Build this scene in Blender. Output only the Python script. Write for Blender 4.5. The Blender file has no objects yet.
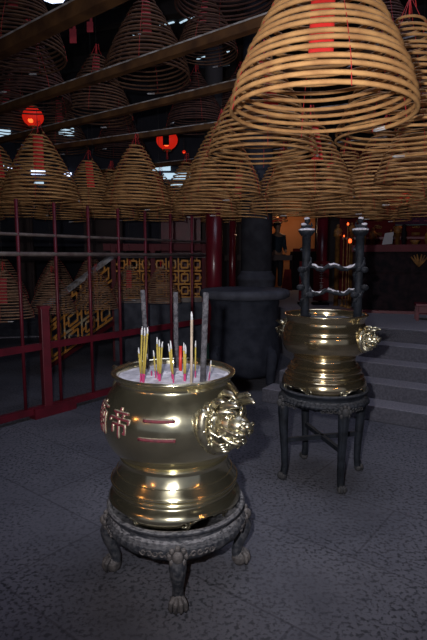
import bpy, bmesh, math, random
from math import sin, cos, pi, radians
from mathutils import Vector, Matrix
random.seed(7)
S = bpy.context.scene
C = S.collection

# ------------------------------------------------------------------ camera
cam_d = bpy.data.cameras.new('camera'); cam = bpy.data.objects.new('camera', cam_d); C.objects.link(cam)
cam_d.sensor_fit = 'VERTICAL'; cam_d.sensor_height = 36.0; cam_d.lens = 36.0 * 505 / 640
cam_d.clip_start = 0.02; cam_d.clip_end = 100
cam.location = (0, 0, 1.55); cam.rotation_euler = (radians(90 - 7.2), 0, 0)
S.camera = cam
# ------------------------------------------------------------------ world and light
W = bpy.data.worlds.new('world'); S.world = W; W.use_nodes = True
bg = W.node_tree.nodes['Background']; bg.inputs[0].default_value = (0.42, 0.47, 0.60, 1); bg.inputs[1].default_value = 0.27
S.view_settings.view_transform = 'Standard'; S.view_settings.look = 'None'
S.view_settings.gamma = 1; S.view_settings.use_curve_mapping = False
S.view_settings.exposure = 0.0

def lamp(name, kind, loc, power, color, size=0.05, **kw):
    d = bpy.data.lights.new(name, kind); d.energy = power; d.color = color
    if kind == 'AREA': d.size = size
    else: d.shadow_soft_size = size
    for k, v in kw.items(): setattr(d, k, v)
    o = bpy.data.objects.new(name, d); C.objects.link(o); o.location = loc
    return o
def aim(o, t):
    o.rotation_euler = (Vector(t) - o.location).to_track_quat('-Z', 'Y').to_euler()
flash = lamp('camera_flash', 'SPOT', (-0.13, 0.02, 1.66), 300, (0.97, 0.97, 1.0), 0.022, spot_size=radians(92), spot_blend=1.0)
aim(flash, (0.40, 3.0, 1.42))
sky = lamp('skylight_glow', 'AREA', (0.9, 3.6, 5.7), 95, (0.66, 0.74, 1.0), 3.2)
warm = (1.0, 0.42, 0.13)
lamp('altar_lamp_glow', 'POINT', (-2.2, -0.3, 1.75), 7, warm, 0.045)
lamp('altar_lamp_glow', 'POINT', (1.9, 0.4, 1.9), 6, warm, 0.04)
lamp('altar_lamp_glow', 'POINT', (-1.7, 1.2, 1.35), 2.5, warm, 0.03)
lamp('hall_lamp_glow', 'POINT', (1.75, 12.3, 2.55), 10, (1.0, 0.62, 0.38), 0.05)
lamp('hall_lamp_glow', 'POINT', (3.2, 8.45, 2.6), 7, (1.0, 0.36, 0.15), 0.05)

# ------------------------------------------------------------------ materials
def mat(name, col, rough=0.6, metal=0.0, col2=None, scale=8.0, bump=0.0, bscale=None, emit=None, estr=0.0, spec=0.5, detail=4.0, lo=0.35, hi=0.65, stretch=None):
    m = bpy.data.materials.new(name); m.use_nodes = True
    nt = m.node_tree; b = nt.nodes['Principled BSDF']
    b.inputs['Base Color'].default_value = (*col, 1); b.inputs['Roughness'].default_value = rough
    b.inputs['Metallic'].default_value = metal; b.inputs['Specular IOR Level'].default_value = spec
    tc = nt.nodes.new('ShaderNodeTexCoord'); src = tc.outputs['Object']
    if stretch:
        mp = nt.nodes.new('ShaderNodeMapping'); mp.inputs['Scale'].default_value = stretch
        nt.links.new(src, mp.inputs[0]); src = mp.outputs[0]
    n = nt.nodes.new('ShaderNodeTexNoise'); n.inputs['Scale'].default_value = scale; n.inputs['Detail'].default_value = detail
    nt.links.new(src, n.inputs['Vector'])
    c2 = col2 or tuple(c * 0.72 for c in col)
    r = nt.nodes.new('ShaderNodeValToRGB'); r.color_ramp.elements[0].position = lo; r.color_ramp.elements[1].position = hi
    r.color_ramp.elements[0].color = (*c2, 1); r.color_ramp.elements[1].color = (*col, 1)
    nt.links.new(n.outputs['Fac'], r.inputs[0]); nt.links.new(r.outputs[0], b.inputs['Base Color'])
    if bump:
        n2 = nt.nodes.new('ShaderNodeTexNoise'); n2.inputs['Scale'].default_value = bscale or scale * 3; n2.inputs['Detail'].default_value = 3
        nt.links.new(src, n2.inputs['Vector'])
        bp = nt.nodes.new('ShaderNodeBump'); bp.inputs['Strength'].default_value = bump; bp.inputs['Distance'].default_value = 0.01
        nt.links.new(n2.outputs['Fac'], bp.inputs['Height']); nt.links.new(bp.outputs[0], b.inputs['Normal'])
    if emit:
        b.inputs['Emission Color'].default_value = (*emit, 1); b.inputs['Emission Strength'].default_value = estr
    return m
M = {}
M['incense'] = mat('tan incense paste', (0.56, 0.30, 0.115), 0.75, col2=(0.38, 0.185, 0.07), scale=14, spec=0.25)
M['incense_mid'] = mat('mid brown incense paste', (0.34, 0.20, 0.12), 0.85, col2=(0.22, 0.12, 0.075), scale=14, spec=0.2)  # mid brown for the low-hanging coils
M['incense_dark'] = mat('dark incense paste', (0.125, 0.062, 0.034), 0.85, col2=(0.075, 0.036, 0.024), scale=14, spec=0.2)  # darker brown for the upper coils
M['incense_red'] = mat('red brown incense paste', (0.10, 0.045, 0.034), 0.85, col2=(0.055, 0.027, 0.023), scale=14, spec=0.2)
M['ash_tip'] = mat('burnt ash', (0.60, 0.60, 0.62), 0.9, scale=60)
M['tag'] = mat('red paper', (0.70, 0.025, 0.02), 0.7, col2=(0.55, 0.02, 0.018), scale=6)
M['tag_dim'] = mat('old red paper', (0.34, 0.02, 0.025), 0.8, scale=6)
M['thread'] = mat('red thread', (0.62, 0.03, 0.03), 0.8)
M['wire'] = mat('dark wire', (0.05, 0.045, 0.04), 0.5, metal=0.6)
M['beam'] = mat('old pine timber', (0.12, 0.055, 0.020), 0.85, col2=(0.045, 0.020, 0.010), scale=5, bump=0.3, spec=0.2)
M['beam_dust'] = mat('dusty timber top', (0.42, 0.40, 0.40), 0.9, col2=(0.12, 0.09, 0.07), scale=12, detail=6)  # on the poles also stands in for the skylit top edge
M['redpaint'] = mat('dark red paint', (0.15, 0.010, 0.022), 0.45, col2=(0.10, 0.008, 0.016), scale=7)
M['redpost'] = mat('red lacquer', (0.13, 0.007, 0.016), 0.28, col2=(0.085, 0.006, 0.012), scale=4)
M['railgrey'] = mat('worn grey rail', (0.22, 0.18, 0.16), 0.6, col2=(0.12, 0.08, 0.075), scale=10)
M['iron'] = mat('blackened iron', (0.016, 0.019, 0.027), 0.65, metal=0.0, col2=(0.006, 0.007, 0.010), spec=0.25, scale=18, bump=0.5, bscale=60)
M['irondust'] = mat('dusty cast iron', (0.085, 0.082, 0.088), 0.75, metal=0.0, col2=(0.016, 0.018, 0.026), scale=46, detail=10, lo=0.42, hi=0.78, bump=0.6, bscale=70)
M['irondull'] = mat('dusty black iron', (0.055, 0.05, 0.05), 0.8, col2=(0.02, 0.02, 0.024), scale=30, detail=6)
M['rust'] = mat('dusty feet iron', (0.125, 0.108, 0.102), 0.8, col2=(0.03, 0.027, 0.03), scale=25, detail=8, bump=0.5, bscale=80)
M['ash'] = mat('incense ash', (0.72, 0.69, 0.76), 0.95, col2=(0.46, 0.44, 0.50), scale=26, detail=8, bump=0.9, bscale=60)
M['ash_dark'] = mat('grey ash', (0.22, 0.22, 0.24), 0.95, col2=(0.07, 0.07, 0.08), scale=40, detail=8, bump=1.0, bscale=70)
M['yellow'] = mat('yellow incense stick', (0.40, 0.30, 0.055), 0.85, col2=(0.28, 0.21, 0.04), scale=40)
M['magenta'] = mat('magenta stick end', (0.42, 0.02, 0.12), 0.7)
M['grey_joss'] = mat('thick grey joss paste', (0.115, 0.108, 0.12), 0.95, col2=(0.03, 0.028, 0.035), scale=50, detail=6, bump=0.8, bscale=120)
M['beige'] = mat('beige stick', (0.46, 0.36, 0.27), 0.8, scale=30)
M['redwax'] = mat('red candle wax', (0.62, 0.03, 0.02), 0.5)
M['gold'] = mat('gilded wood', (0.30, 0.14, 0.03), 0.6, metal=0.2, col2=(0.14, 0.06, 0.02), scale=14)
M['lattice'] = mat('gold painted lattice', (0.55, 0.23, 0.04), 0.7, col2=(0.45, 0.36, 0.22), scale=6, lo=0.36, hi=0.44)
M['lattice_pale'] = mat('dusty pale lattice strip', (0.36, 0.34, 0.28), 0.7, scale=6)
M['granite_dark'] = mat('dark carved stone', (0.032, 0.035, 0.049), 0.8, spec=0.2, col2=(0.017, 0.019, 0.029), scale=9, bump=0.4, bscale=40)
M['granite_top'] = mat('dusty dark stone', (0.080, 0.082, 0.102), 0.85, spec=0.2, col2=(0.042, 0.044, 0.058), scale=7, bump=0.3)
M['stone_col'] = mat('grey stone column', (0.052, 0.053, 0.066), 0.85, spec=0.2, col2=(0.032, 0.032, 0.042), scale=7)
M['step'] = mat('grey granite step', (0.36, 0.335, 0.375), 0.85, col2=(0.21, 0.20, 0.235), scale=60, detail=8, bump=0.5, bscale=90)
M['greenpaint'] = mat('green paint', (0.015, 0.06, 0.045), 0.5)
M['orange'] = mat('ochre plaster', (0.50, 0.20, 0.07), 0.85, col2=(0.42, 0.155, 0.05), scale=2)
M['wall'] = mat('sooty wall', (0.030, 0.030, 0.042), 0.9, col2=(0.018, 0.018, 0.028), scale=1.5)
M['wallbrown'] = mat('brown panelling', (0.060, 0.038, 0.034), 0.85, col2=(0.035, 0.022, 0.02), scale=2)
M['roof'] = mat('sooty roof boards', (0.022, 0.017, 0.018), 0.9, scale=3, stretch=(1, 7, 1))
M['darkwood'] = mat('black wood', (0.010, 0.007, 0.009), 0.85, scale=4, spec=0.12)
M['frontwood'] = mat('carved black altar front', (0.022, 0.012, 0.014), 0.85, col2=(0.007, 0.006, 0.008), scale=11, spec=0.12, bump=0.5)
M['ctrred'] = mat('dull dark red lacquer', (0.095, 0.008, 0.014), 0.6, scale=5, spec=0.25)
M['riser'] = mat('shaded granite riser', (0.115, 0.11, 0.135), 0.9, col2=(0.07, 0.068, 0.085), scale=50, detail=8, bump=0.5, bscale=90)  # same granite darkened, so upright faces look shaded
M['redcloth'] = mat('red cloth', (0.10, 0.009, 0.012), 0.9, scale=5, spec=0.15)
M['white'] = mat('white paper', (0.42, 0.40, 0.42), 0.8, scale=3)
M['inkwhite'] = mat('pale lettering', (0.40, 0.36, 0.34), 0.8, scale=3)
M['purple'] = mat('plum sign board', (0.045, 0.012, 0.030), 0.8, spec=0.15)
M['sign_red'] = mat('sign red', (0.17, 0.012, 0.03), 0.7)
M['skin'] = mat('skin', (0.30, 0.16, 0.10), 0.6)
M['hair'] = mat('black hair', (0.008, 0.008, 0.01), 0.6)
M['jacket'] = mat('dark teal jacket', (0.018, 0.030, 0.045), 0.85)
M['trousers'] = mat('dark trousers', (0.010, 0.011, 0.016), 0.85)
M['letter_red'] = mat('red inlay', (0.16, 0.018, 0.028), 0.7, col2=(0.07, 0.010, 0.016), scale=60)
M['letter_edge'] = mat('worn pale brass edge', (0.52, 0.45, 0.34), 0.45, metal=0.7)
M['lantern'] = mat('glowing red lantern silk', (0.6, 0.02, 0.01), 0.6, emit=(1.0, 0.022, 0.008), estr=0.40)
M['bulb'] = mat('lit bulb', (1, 0.6, 0.3), 0.4, emit=(1.0, 0.42, 0.12), estr=7.0)
M['bulbred'] = mat('lit red bulb', (1, 0.2, 0.05), 0.4, emit=(1.0, 0.10, 0.02), estr=2.6)
M['sky'] = mat('daylight through pane', (0.5, 0.6, 0.7), 0.3, emit=(0.55, 0.75, 0.90), estr=0.9)
M['skyhot'] = mat('bright sky through gap', (0.5, 0.6, 0.9), 0.3, emit=(0.62, 0.72, 1.0), estr=2.2)

def brass(name, col, col2, rough):
    m = mat(name, col, rough, metal=0.96, col2=col2, scale=5, detail=6, lo=0.3, hi=0.7, bump=0.02, bscale=10)
    nt = m.node_tree; b = nt.nodes['Principled BSDF']
    n = nt.nodes.new('ShaderNodeTexNoise'); n.inputs['Scale'].default_value = 9; n.inputs['Detail'].default_value = 8
    mr = nt.nodes.new('ShaderNodeMapRange'); mr.inputs['From Min'].default_value = 0.3; mr.inputs['From Max'].default_value = 0.7
    mr.inputs['To Min'].default_value = rough * 0.75; mr.inputs['To Max'].default_value = rough * 1.5
    nt.links.new(n.outputs['Fac'], mr.inputs['Value']); nt.links.new(mr.outputs[0], b.inputs['Roughness'])
    return m
M['brass'] = brass('greenish polished brass', (0.76, 0.70, 0.49), (0.58, 0.52, 0.35), 0.155)
M['brass2'] = brass('warm polished brass', (0.74, 0.61, 0.39), (0.52, 0.41, 0.24), 0.14)
M['brass_cast'] = brass('cast brass', (0.74, 0.68, 0.50), (0.22, 0.19, 0.13), 0.27)

YAW = radians(38.5)
def floor_mat():
    m = bpy.data.materials.new('pitted granite slabs'); m.use_nodes = True; nt = m.node_tree; N = nt.nodes.new; L = nt.links.new
    b = nt.nodes['Principled BSDF']; b.inputs['Roughness'].default_value = 0.8
    tc = N('ShaderNodeTexCoord')
    mp = N('ShaderNodeMapping'); mp.inputs['Rotation'].default_value = (0, 0, YAW); mp.inputs['Location'].default_value = (0.33, 0.12, 0)
    L(tc.outputs['Object'], mp.inputs[0])
    br = N('ShaderNodeTexBrick'); br.inputs['Scale'].default_value = 1.0; br.inputs['Mortar Size'].default_value = 0.007
    br.inputs['Mortar Smooth'].default_value = 0.3; br.inputs['Brick Width'].default_value = 1.25; br.inputs['Row Height'].default_value = 0.62
    br.inputs['Color1'].default_value = (1, 1, 1, 1); br.inputs['Color2'].default_value = (0.86, 0.87, 0.90, 1); br.inputs['Mortar'].default_value = (0.62, 0.62, 0.64, 1)
    L(mp.outputs[0], br.inputs['Vector'])
    v = N('ShaderNodeTexNoise'); v.inputs['Scale'].default_value = 46; v.inputs['Detail'].default_value = 5; v.inputs['Roughness'].default_value = 0.6
    L(tc.outputs['Object'], v.inputs['Vector'])
    big = N('ShaderNodeTexNoise'); big.inputs['Scale'].default_value = 1.7; big.inputs['Detail'].default_value = 5
    L(tc.outputs['Object'], big.inputs['Vector'])
    bm_ = N('ShaderNodeMapRange'); bm_.inputs['From Min'].default_value = 0.38; bm_.inputs['From Max'].default_value = 0.60
    bm_.inputs['To Min'].default_value = 0.35; bm_.inputs['To Max'].default_value = 1.0
    L(big.outputs['Fac'], bm_.inputs['Value'])
    r = N('ShaderNodeValToRGB'); r.color_ramp.elements[0].position = 0.40; r.color_ramp.elements[1].position = 0.50
    r.color_ramp.elements[0].color = (0.040, 0.041, 0.050, 1); r.color_ramp.elements[1].color = (0.175, 0.170, 0.198, 1)
    L(v.outputs['Fac'], r.inputs[0])
    mx = N('ShaderNodeMix'); mx.data_type = 'RGBA'; mx.inputs['A'].default_value = (0.145, 0.141, 0.166, 1)
    L(bm_.outputs[0], mx.inputs['Factor']); L(r.outputs[0], mx.inputs['B'])
    mu = N('ShaderNodeMix'); mu.data_type = 'RGBA'; mu.blend_type = 'MULTIPLY'; mu.inputs['Factor'].default_value = 1
    L(mx.outputs['Result'], mu.inputs['A']); L(br.outputs['Color'], mu.inputs['B'])
    # worn, dirty patches
    d = N('ShaderNodeTexNoise'); d.inputs['Scale'].default_value = 0.9; d.inputs['Detail'].default_value = 7; d.inputs['Roughness'].default_value = 0.65
    L(tc.outputs['Object'], d.inputs['Vector'])
    dr = N('ShaderNodeValToRGB'); dr.color_ramp.elements[0].position = 0.36; dr.color_ramp.elements[1].position = 0.56
    dr.color_ramp.elements[0].color = (0.62, 0.63, 0.66, 1); dr.color_ramp.elements[1].color = (1, 1, 1, 1)
    L(d.outputs['Fac'], dr.inputs[0])
    m2 = N('ShaderNodeMix'); m2.data_type = 'RGBA'; m2.blend_type = 'MULTIPLY'; m2.inputs['Factor'].default_value = 1
    L(mu.outputs['Result'], m2.inputs['A']); L(dr.outputs[0], m2.inputs['B'])
    L(m2.outputs['Result'], b.inputs['Base Color'])
    bp = N('ShaderNodeBump'); bp.inputs['Strength'].default_value = 0.6; bp.inputs['Distance'].default_value = 0.006
    L(v.outputs['Fac'], bp.inputs['Height']); L(bp.outputs[0], b.inputs['Normal'])
    return m
M['floor'] = floor_mat()
def settle_dust(m, dust, k0=0.25, k1=0.9):
    nt = m.node_tree; b = nt.nodes['Principled BSDF']; src = b.inputs['Base Color'].links[0].from_socket
    g = nt.nodes.new('ShaderNodeNewGeometry'); sp = nt.nodes.new('ShaderNodeSeparateXYZ'); nt.links.new(g.outputs['True Normal'], sp.inputs[0])
    mr = nt.nodes.new('ShaderNodeMapRange'); mr.inputs['From Min'].default_value = k0; mr.inputs['From Max'].default_value = k1; nt.links.new(sp.outputs['Z'], mr.inputs['Value'])
    n = nt.nodes.new('ShaderNodeTexNoise'); n.inputs['Scale'].default_value = 30; n.inputs['Detail'].default_value = 6
    mu = nt.nodes.new('ShaderNodeMath'); mu.operation = 'MULTIPLY'; nt.links.new(mr.outputs[0], mu.inputs[0])
    m2 = nt.nodes.new('ShaderNodeMapRange'); m2.inputs['From Min'].default_value = .35; m2.inputs['From Max'].default_value = .55; nt.links.new(n.outputs['Fac'], m2.inputs['Value']); nt.links.new(m2.outputs[0], mu.inputs[1])
    mx = nt.nodes.new('ShaderNodeMix'); mx.data_type = 'RGBA'; mx.inputs['B'].default_value = (*dust, 1)
    nt.links.new(mu.outputs[0], mx.inputs['Factor']); nt.links.new(src, mx.inputs['A']); nt.links.new(mx.outputs['Result'], b.inputs['Base Color'])
settle_dust(M['irondust'], (0.26, 0.25, 0.265), .45, .95); settle_dust(M['rust'], (0.22, 0.20, 0.20)); settle_dust(M['iron'], (0.085, 0.085, 0.095)); settle_dust(M['irondull'], (0.09, 0.085, 0.088))

# ------------------------------------------------------------------ helpers
def obj(name, bm, m, parent=None, smooth=True, loc=None):
    me = bpy.data.meshes.new(name); bm.to_mesh(me); bm.free()
    for x in (m if isinstance(m, (list, tuple)) else [m]): me.materials.append(x)
    if smooth:
        for p in me.polygons: p.use_smooth = True
    o = bpy.data.objects.new(name, me); C.objects.link(o)
    if parent: o.parent = parent
    if loc: o.location = loc
    return o
def tag(o, label, cat, group=None):
    o['label'] = label; o['category'] = cat
    if group: o['group'] = group
    return o
def thing(name, label, cat, loc=(0, 0, 0), rz=0, group=None):
    o = bpy.data.objects.new(name, None); C.objects.link(o); o.empty_display_size = 0.1
    o.location = loc; o.rotation_euler = (0, 0, rz)
    return tag(o, label, cat, group)
def struct(name, bm, m, smooth=False):
    o = obj(name, bm, m, None, smooth); o['kind'] = 'structure'; return o
def box(bm, c, s, rz=0, mi=0, bevel=0):
    mt = Matrix.Translation(c) @ Matrix.Rotation(rz, 4, 'Z') @ Matrix.Diagonal((*s, 1))
    r = bmesh.ops.create_cube(bm, size=1, matrix=mt)
    fs = {f for v in r['verts'] for f in v.link_faces}
    for f in fs: f.material_index = mi
    if bevel:
        es = list({e for f in fs for e in f.edges})
        q = bmesh.ops.bevel(bm, geom=es, offset=bevel, segments=2, affect='EDGES', profile=0.5)
    return bm
def BB(c, s, rz=0, bevel=0):
    return box(bmesh.new(), c, s, rz, 0, bevel)
def beam(bm, a, b, w, h):
    """rectangular bar from a to b, w wide, h high"""
    a = Vector(a); b = Vector(b); d = (b - a); L = d.length; d.normalize()
    side = d.cross(Vector((0, 0, 1)))
    if side.length < 1e-3: side = Vector((1, 0, 0))
    side.normalize(); up = side.cross(d)
    mt = Matrix((( d.x*L, side.x*w, up.x*h, (a.x+b.x)/2), (d.y*L, side.y*w, up.y*h, (a.y+b.y)/2), (d.z*L, side.z*w, up.z*h, (a.z+b.z)/2), (0, 0, 0, 1)))
    bmesh.ops.create_cube(bm, size=1, matrix=mt)
    return bm
def tube(bm, pts, rad, n=8, cap=True, mi=0, flat=None):
    """round tube through pts; rad a number or list"""
    pts = [Vector(p) for p in pts]; m = len(pts)
    rs = rad if isinstance(rad, (list, tuple)) else [rad] * m
    ring = []; prev = None
    for i, p in enumerate(pts):
        t = (pts[min(i + 1, m - 1)] - pts[max(i - 1, 0)])
        if t.length < 1e-9: t = Vector((0, 0, 1))
        t.normalize()
        if prev is None:
            a = Vector((0, 0, 1)) if abs(t.z) < 0.9 else Vector((1, 0, 0))
            x = t.cross(a).normalized()
        else:
            x = prev - t * prev.dot(t)
            x = x.normalized() if x.length > 1e-6 else t.orthogonal().normalized()
        prev = x; y = t.cross(x)
        ring.append([bm.verts.new(p + (x * cos(2*pi*k/n) + y * sin(2*pi*k/n)) * rs[i]) for k in range(n)])
    for i in range(m - 1):
        for k in range(n):
            f = bm.faces.new((ring[i][k], ring[i][(k+1) % n], ring[i+1][(k+1) % n], ring[i+1][k])); f.material_index = mi
    if cap:
        bm.faces.new(ring[0][::-1]).material_index = mi; bm.faces.new(ring[-1]).material_index = mi
    return bm
def lathe(bm, prof, n=64, c=(0, 0, 0), zmod=None, rmod=None, mi=0, closed=False):
    rings = []
    for j, (r, z) in enumerate(prof):
        vs = []
        for k in range(n):
            a = 2*pi*k/n; rr = r + (rmod(j, a) if rmod else 0); zz = z + (zmod(j, a) if zmod else 0)
            vs.append(bm.verts.new((c[0] + rr*cos(a), c[1] + rr*sin(a), c[2] + zz)))
        rings.append(vs)
    m = len(rings)
    for j in range(m if closed else m - 1):
        A = rings[j]; B = rings[(j+1) % m]
        for k in range(n):
            f = bm.faces.new((A[k], A[(k+1) % n], B[(k+1) % n], B[k])); f.material_index = mi
    return rings
def ball(bm, c, s, rot=None, u=14, v=10, mi=0):
    mt = Matrix.Translation(c) @ (rot.to_matrix().to_4x4() if rot is not None else Matrix.Identity(4)) @ Matrix.Diagonal((*((s, s, s) if not isinstance(s, (tuple, list)) else s), 1))
    r = bmesh.ops.create_uvsphere(bm, u_segments=u, v_segments=v, radius=1, matrix=mt)
    if mi:
        for f in {f for w in r['verts'] for f in w.link_faces}: f.material_index = mi
def prism(bm, poly, z0, z1):
    a = [bm.verts.new((x, y, z0)) for x, y in poly]; b = [bm.verts.new((x, y, z1)) for x, y in poly]
    bm.faces.new(a[::-1]); bm.faces.new(b)
    for i in range(len(poly)):
        j = (i + 1) % len(poly); bm.faces.new((a[i], a[j], b[j], b[i]))
    bmesh.ops.recalc_face_normals(bm, faces=bm.faces)
    return bm
def spiral_pts(c, ax, ay, r0, r1, turns, n=20, ph=0):
    """flat scroll in the plane of unit vectors ax, ay"""
    ax = Vector(ax); ay = Vector(ay); out = []
    for i in range(n + 1):
        t = i / n; r = r0 + (r1 - r0) * t; a = ph + turns * 2*pi * t
        out.append(Vector(c) + ax * r * cos(a) + ay * r * sin(a))
    return out

# ------------------------------------------------------------------ the place
struct('floor', BB((0, 4.5, -0.05), (22, 24, 0.1)), M['floor'])
U = Vector((0.62, 0.785, 0)).normalized(); V = Vector((-U.y, U.x, 0))          # the building's two directions
# platform (raised hall floor) and steps
e_ = Vector((0.839, -0.545, 0)); n_ = Vector((0.545, 0.839, 0)); P5 = Vector((1.716, 4.488, 0))
top0 = P5 + n_ * 1.08
def xy(v): return (v.x, v.y)
plat = [xy(top0 - e_*1.1), xy(top0 + e_*3.2), (9.5, 4.4), (9.5, 13.6), (0.95, 13.6), (0.95, 9.0), (1.15, 7.6)]
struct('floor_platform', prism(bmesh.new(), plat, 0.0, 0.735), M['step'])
st = thing('stone_steps', 'five grey granite steps climbing to the altar hall behind the farther brass urn', 'steps', (0, 0, 0))
ends = [-1.43, -1.36, -1.15, -1.12, -1.1]
for k in range(5):
    b = bmesh.new(); q = P5 + n_ * 0.27 * k; z1 = 0.15 * (k + 1)
    d0 = 0.0; d1 = 0.27 if k < 4 else 0.20
    x0 = q + e_*ends[k]; x1 = q + e_*3.2
    prism(b, [xy(x0), xy(x1), xy(x1 + n_*(d1+0.0)), xy(x0 + n_*(d1+0.0))], 0, z1)
    b.normal_update()
    for f in b.faces: f.material_index = 0 if f.normal.z > .5 else 1  # overhead light put into the colour: pale treads, dark risers
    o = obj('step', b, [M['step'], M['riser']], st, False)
    md = o.modifiers.new('b', 'BEVEL'); md.width = 0.012; md.segments = 2
# walls, roof
struct('wall_back', BB((0, 13.7, 3.0), (22, 0.2, 6.0)), M['wall'])
struct('wall_left', BB((-9.2, 5, 3.0), (0.2, 19, 6.0)), M['wall'])
struct('wall_right', BB((9.6, 5, 3.0), (0.2, 19, 6.0)), M['wall'])
b = bmesh.new()
hole = (-1.0, 2.0, 3.0, 5.0)                                                    # the roof is open over the court
box(b, (0, (5.0+13.8)/2, 5.5), (22, 8.8, 0.12)); box(b, ((-11-1.0)/2, 3.5, 5.5), (10.0, 3.0, 0.12)); box(b, ((11+3.0)/2, 3.5, 5.5), (8.0, 3.0, 0.12))
box(b, (0, -1.5, 5.5), (22, 7.0, 0.12))
struct('ceiling', b, M['roof'])
# far upper wall with narrow clerestory panes and roof gaps
def pane(i, x, y, z, w, h, m, rz=0):
    b = bmesh.new(); box(b, (x, y, z), (w, 0.03, h), rz)
    o = struct('window_%d' % i, b, m); return o
PAN = [(-4.35, 10.5, 3.38, .22, .05, 'sky'), (-4.05, 10.5, 3.30, .22, .09, 'skyhot'), (-3.55, 10.5, 3.24, .28, .09, 'skyhot'), (-3.55, 10.5, 3.02, .20, .05, 'sky'), (-2.95, 10.5, 3.19, .14, .08, 'skyhot'),
       (-1.05, 10.5, 3.32, .36, .10, 'sky'), (-0.75, 10.5, 3.16, .55, .12, 'sky'), (-0.75, 10.5, 2.98, .25, .05, 'sky'),
       (-4.2, 10.5, 4.0, .25, .18, 'sky'), (-2.95, 10.5, 4.05, .30, .2, 'sky')]
b = bmesh.new(); box(b, (-2.6, 10.62, 3.6), (5.2, 0.12, 3.7)); struct('wall_clerestory', b, M['wall'])
for i, (x, y, z, w, h, m) in enumerate(PAN): pane(i + 1, x, y + 0.02, z, w, h, M[m])
b = bmesh.new()
# ---------- back left panelling: brown boards and dark red doors under the clerestory
for i, (x, w, m) in enumerate([(-3.7, .34, 'wallbrown'), (-2.15, .75, 'wallbrown'), (-0.62, .8, 'redpaint'), (-0.1, .30, 'wallbrown')]):
    b = bmesh.new(); box(b, (x, 10.0, 1.35), (w, 0.06, 2.3)); box(b, (x, 9.96, 1.9), (w*.8, 0.04, .9)); box(b, (x, 9.96, .8), (w*.8, 0.04, .9))
    o = struct('door_%d' % (i + 1), b, M[m])
b = bmesh.new(); box(b, (-1.0, 9.75, 1.52), (5.0, 0.10, 0.10)); struct('trim_1', b, M['wallbrown'])
b = bmesh.new(); box(b, (-3.4, 9.0, 0.11), (6.0, 0.10, 0.02), 0.2); struct('trim_2', b, M['step'])
b = bmesh.new(); box(b, (-3.6, 9.9, 0.35), (6.4, 0.16, 0.7)); struct('trim_3', b, M['granite_top'])

# ------------------------------------------------------------------ red iron railing, left
F0 = Vector((-1.942, 4.433, 0))
rail = thing('iron_railing', 'dark red iron railing with thin upright bars along the left of the court', 'railing', (0, 0, 0))
def fp(s, z): p = F0 + U * s; return (p.x, p.y, z)
smin, smax = -2.4, 2.95
for nm, z, w, h, m in (('bottom_rail', 0.075, 0.05, 0.065, 'redpaint'), ('middle_rail', 0.69, 0.04, 0.065, 'redpaint')):
    obj(nm, beam(bmesh.new(), fp(smin, z), fp(smax, z), w, h), M[m], rail, False)
obj('hand_rail', tube(bmesh.new(), [fp(smin, 1.575), fp(smax, 1.565)], 0.021, 10), M['railgrey'], rail)['label'] = 'worn grey round rail'
obj('top_rail', tube(bmesh.new(), [fp(smin, 1.76), fp(smax, 1.735)], 0.015, 8), M['railgrey'], rail)['label'] = 'thin worn grey top rail'
bars = []
for px in (-75, -46, -14, 20, 57, 90, 119.5, 146, 171, 192):
    u = (px - 213.5) / 505; s = (u * F0.y - F0.x) / (U.x - u * U.y)
    bars.append(s)
for s in bars:
    obj('upright_bar', tube(bmesh.new(), [fp(s, 0.05), fp(s, 2.06)], 0.0165, 8), M['redpaint'], rail)
pl = bmesh.new(); beam(pl, fp(0.33, 0.05), fp(0.80, 0.05), 0.11, 0.10); obj('plinth', pl, M['redpaint'], rail, False)
nw = bmesh.new(); q = fp(0.50, 0); box(nw, (q[0], q[1], 0.54), (0.085, 0.085, 1.04), YAW, bevel=0.008); box(nw, (q[0], q[1], 1.065), (0.10, 0.10, 0.025), YAW)
obj('newel_post', nw, M['redpaint'], rail, False)

# ------------------------------------------------------------------ far stair and gallery balustrade with gilded lattice
bal = thing('lattice_balustrade', 'dark red stair and gallery balustrade with gold fret lattice beyond the railing', 'balustrade', (0, 0, 0))
A0 = Vector((-2.18, 6.45, 0)); A1 = Vector((-1.46, 7.40, 0)); A2 = Vector((-0.12, 7.62, 0))
def seg(a, b, t, z): p = a.lerp(b, t); return (p.x, p.y, z)
obj('hand_rail', beam(bmesh.new(), seg(A0, A1, -0.05, 0.86), seg(A0, A1, 1, 1.56), 0.075, 0.055), M['beam_dust'], bal, False)['label'] = 'dust-whitened sloping handrail'
obj('string_board', beam(bmesh.new(), seg(A0, A1, 0, 0.10), seg(A0, A1, 1.15, 0.66), 0.05, 0.05), M['ctrred'], bal, False)
obj('gallery_rail', beam(bmesh.new(), seg(A1, A2, 0, 1.56), seg(A1, A2, 1, 1.56), 0.09, 0.07), M['railgrey'], bal, False)
obj('upper_board', beam(bmesh.new(), seg(A1, A2, -0.1, 1.68), seg(A1, A2, 1, 1.68), 0.05, 0.10), M['ctrred'], bal, False)
obj('bottom_board', beam(bmesh.new(), seg(A1, A2, 0, 0.90), seg(A1, A2, 1, 0.90), 0.06, 0.07), M['railgrey'], bal, False)
obj('skirting_wall', beam(bmesh.new(), seg(A1, A2, 0, 0.43), seg(A1, A2, 1, 0.43), 0.08, 0.86), M['granite_top'], bal, False)
for (a, b2, t, z0, z1) in ((A0, A1, 0, 0, 0.92), (A0, A1, 1, 0, 1.72), (A1, A2, 0.42, 0, 1.72), (A1, A2, 0.98, 0, 1.72)):
    p = a.lerp(b2, t); obj('post', BB((p.x, p.y, (z0+z1)/2), (0.07, 0.07, z1 - z0), 0.2, 0.006), M['ctrred'], bal, False)
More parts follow.
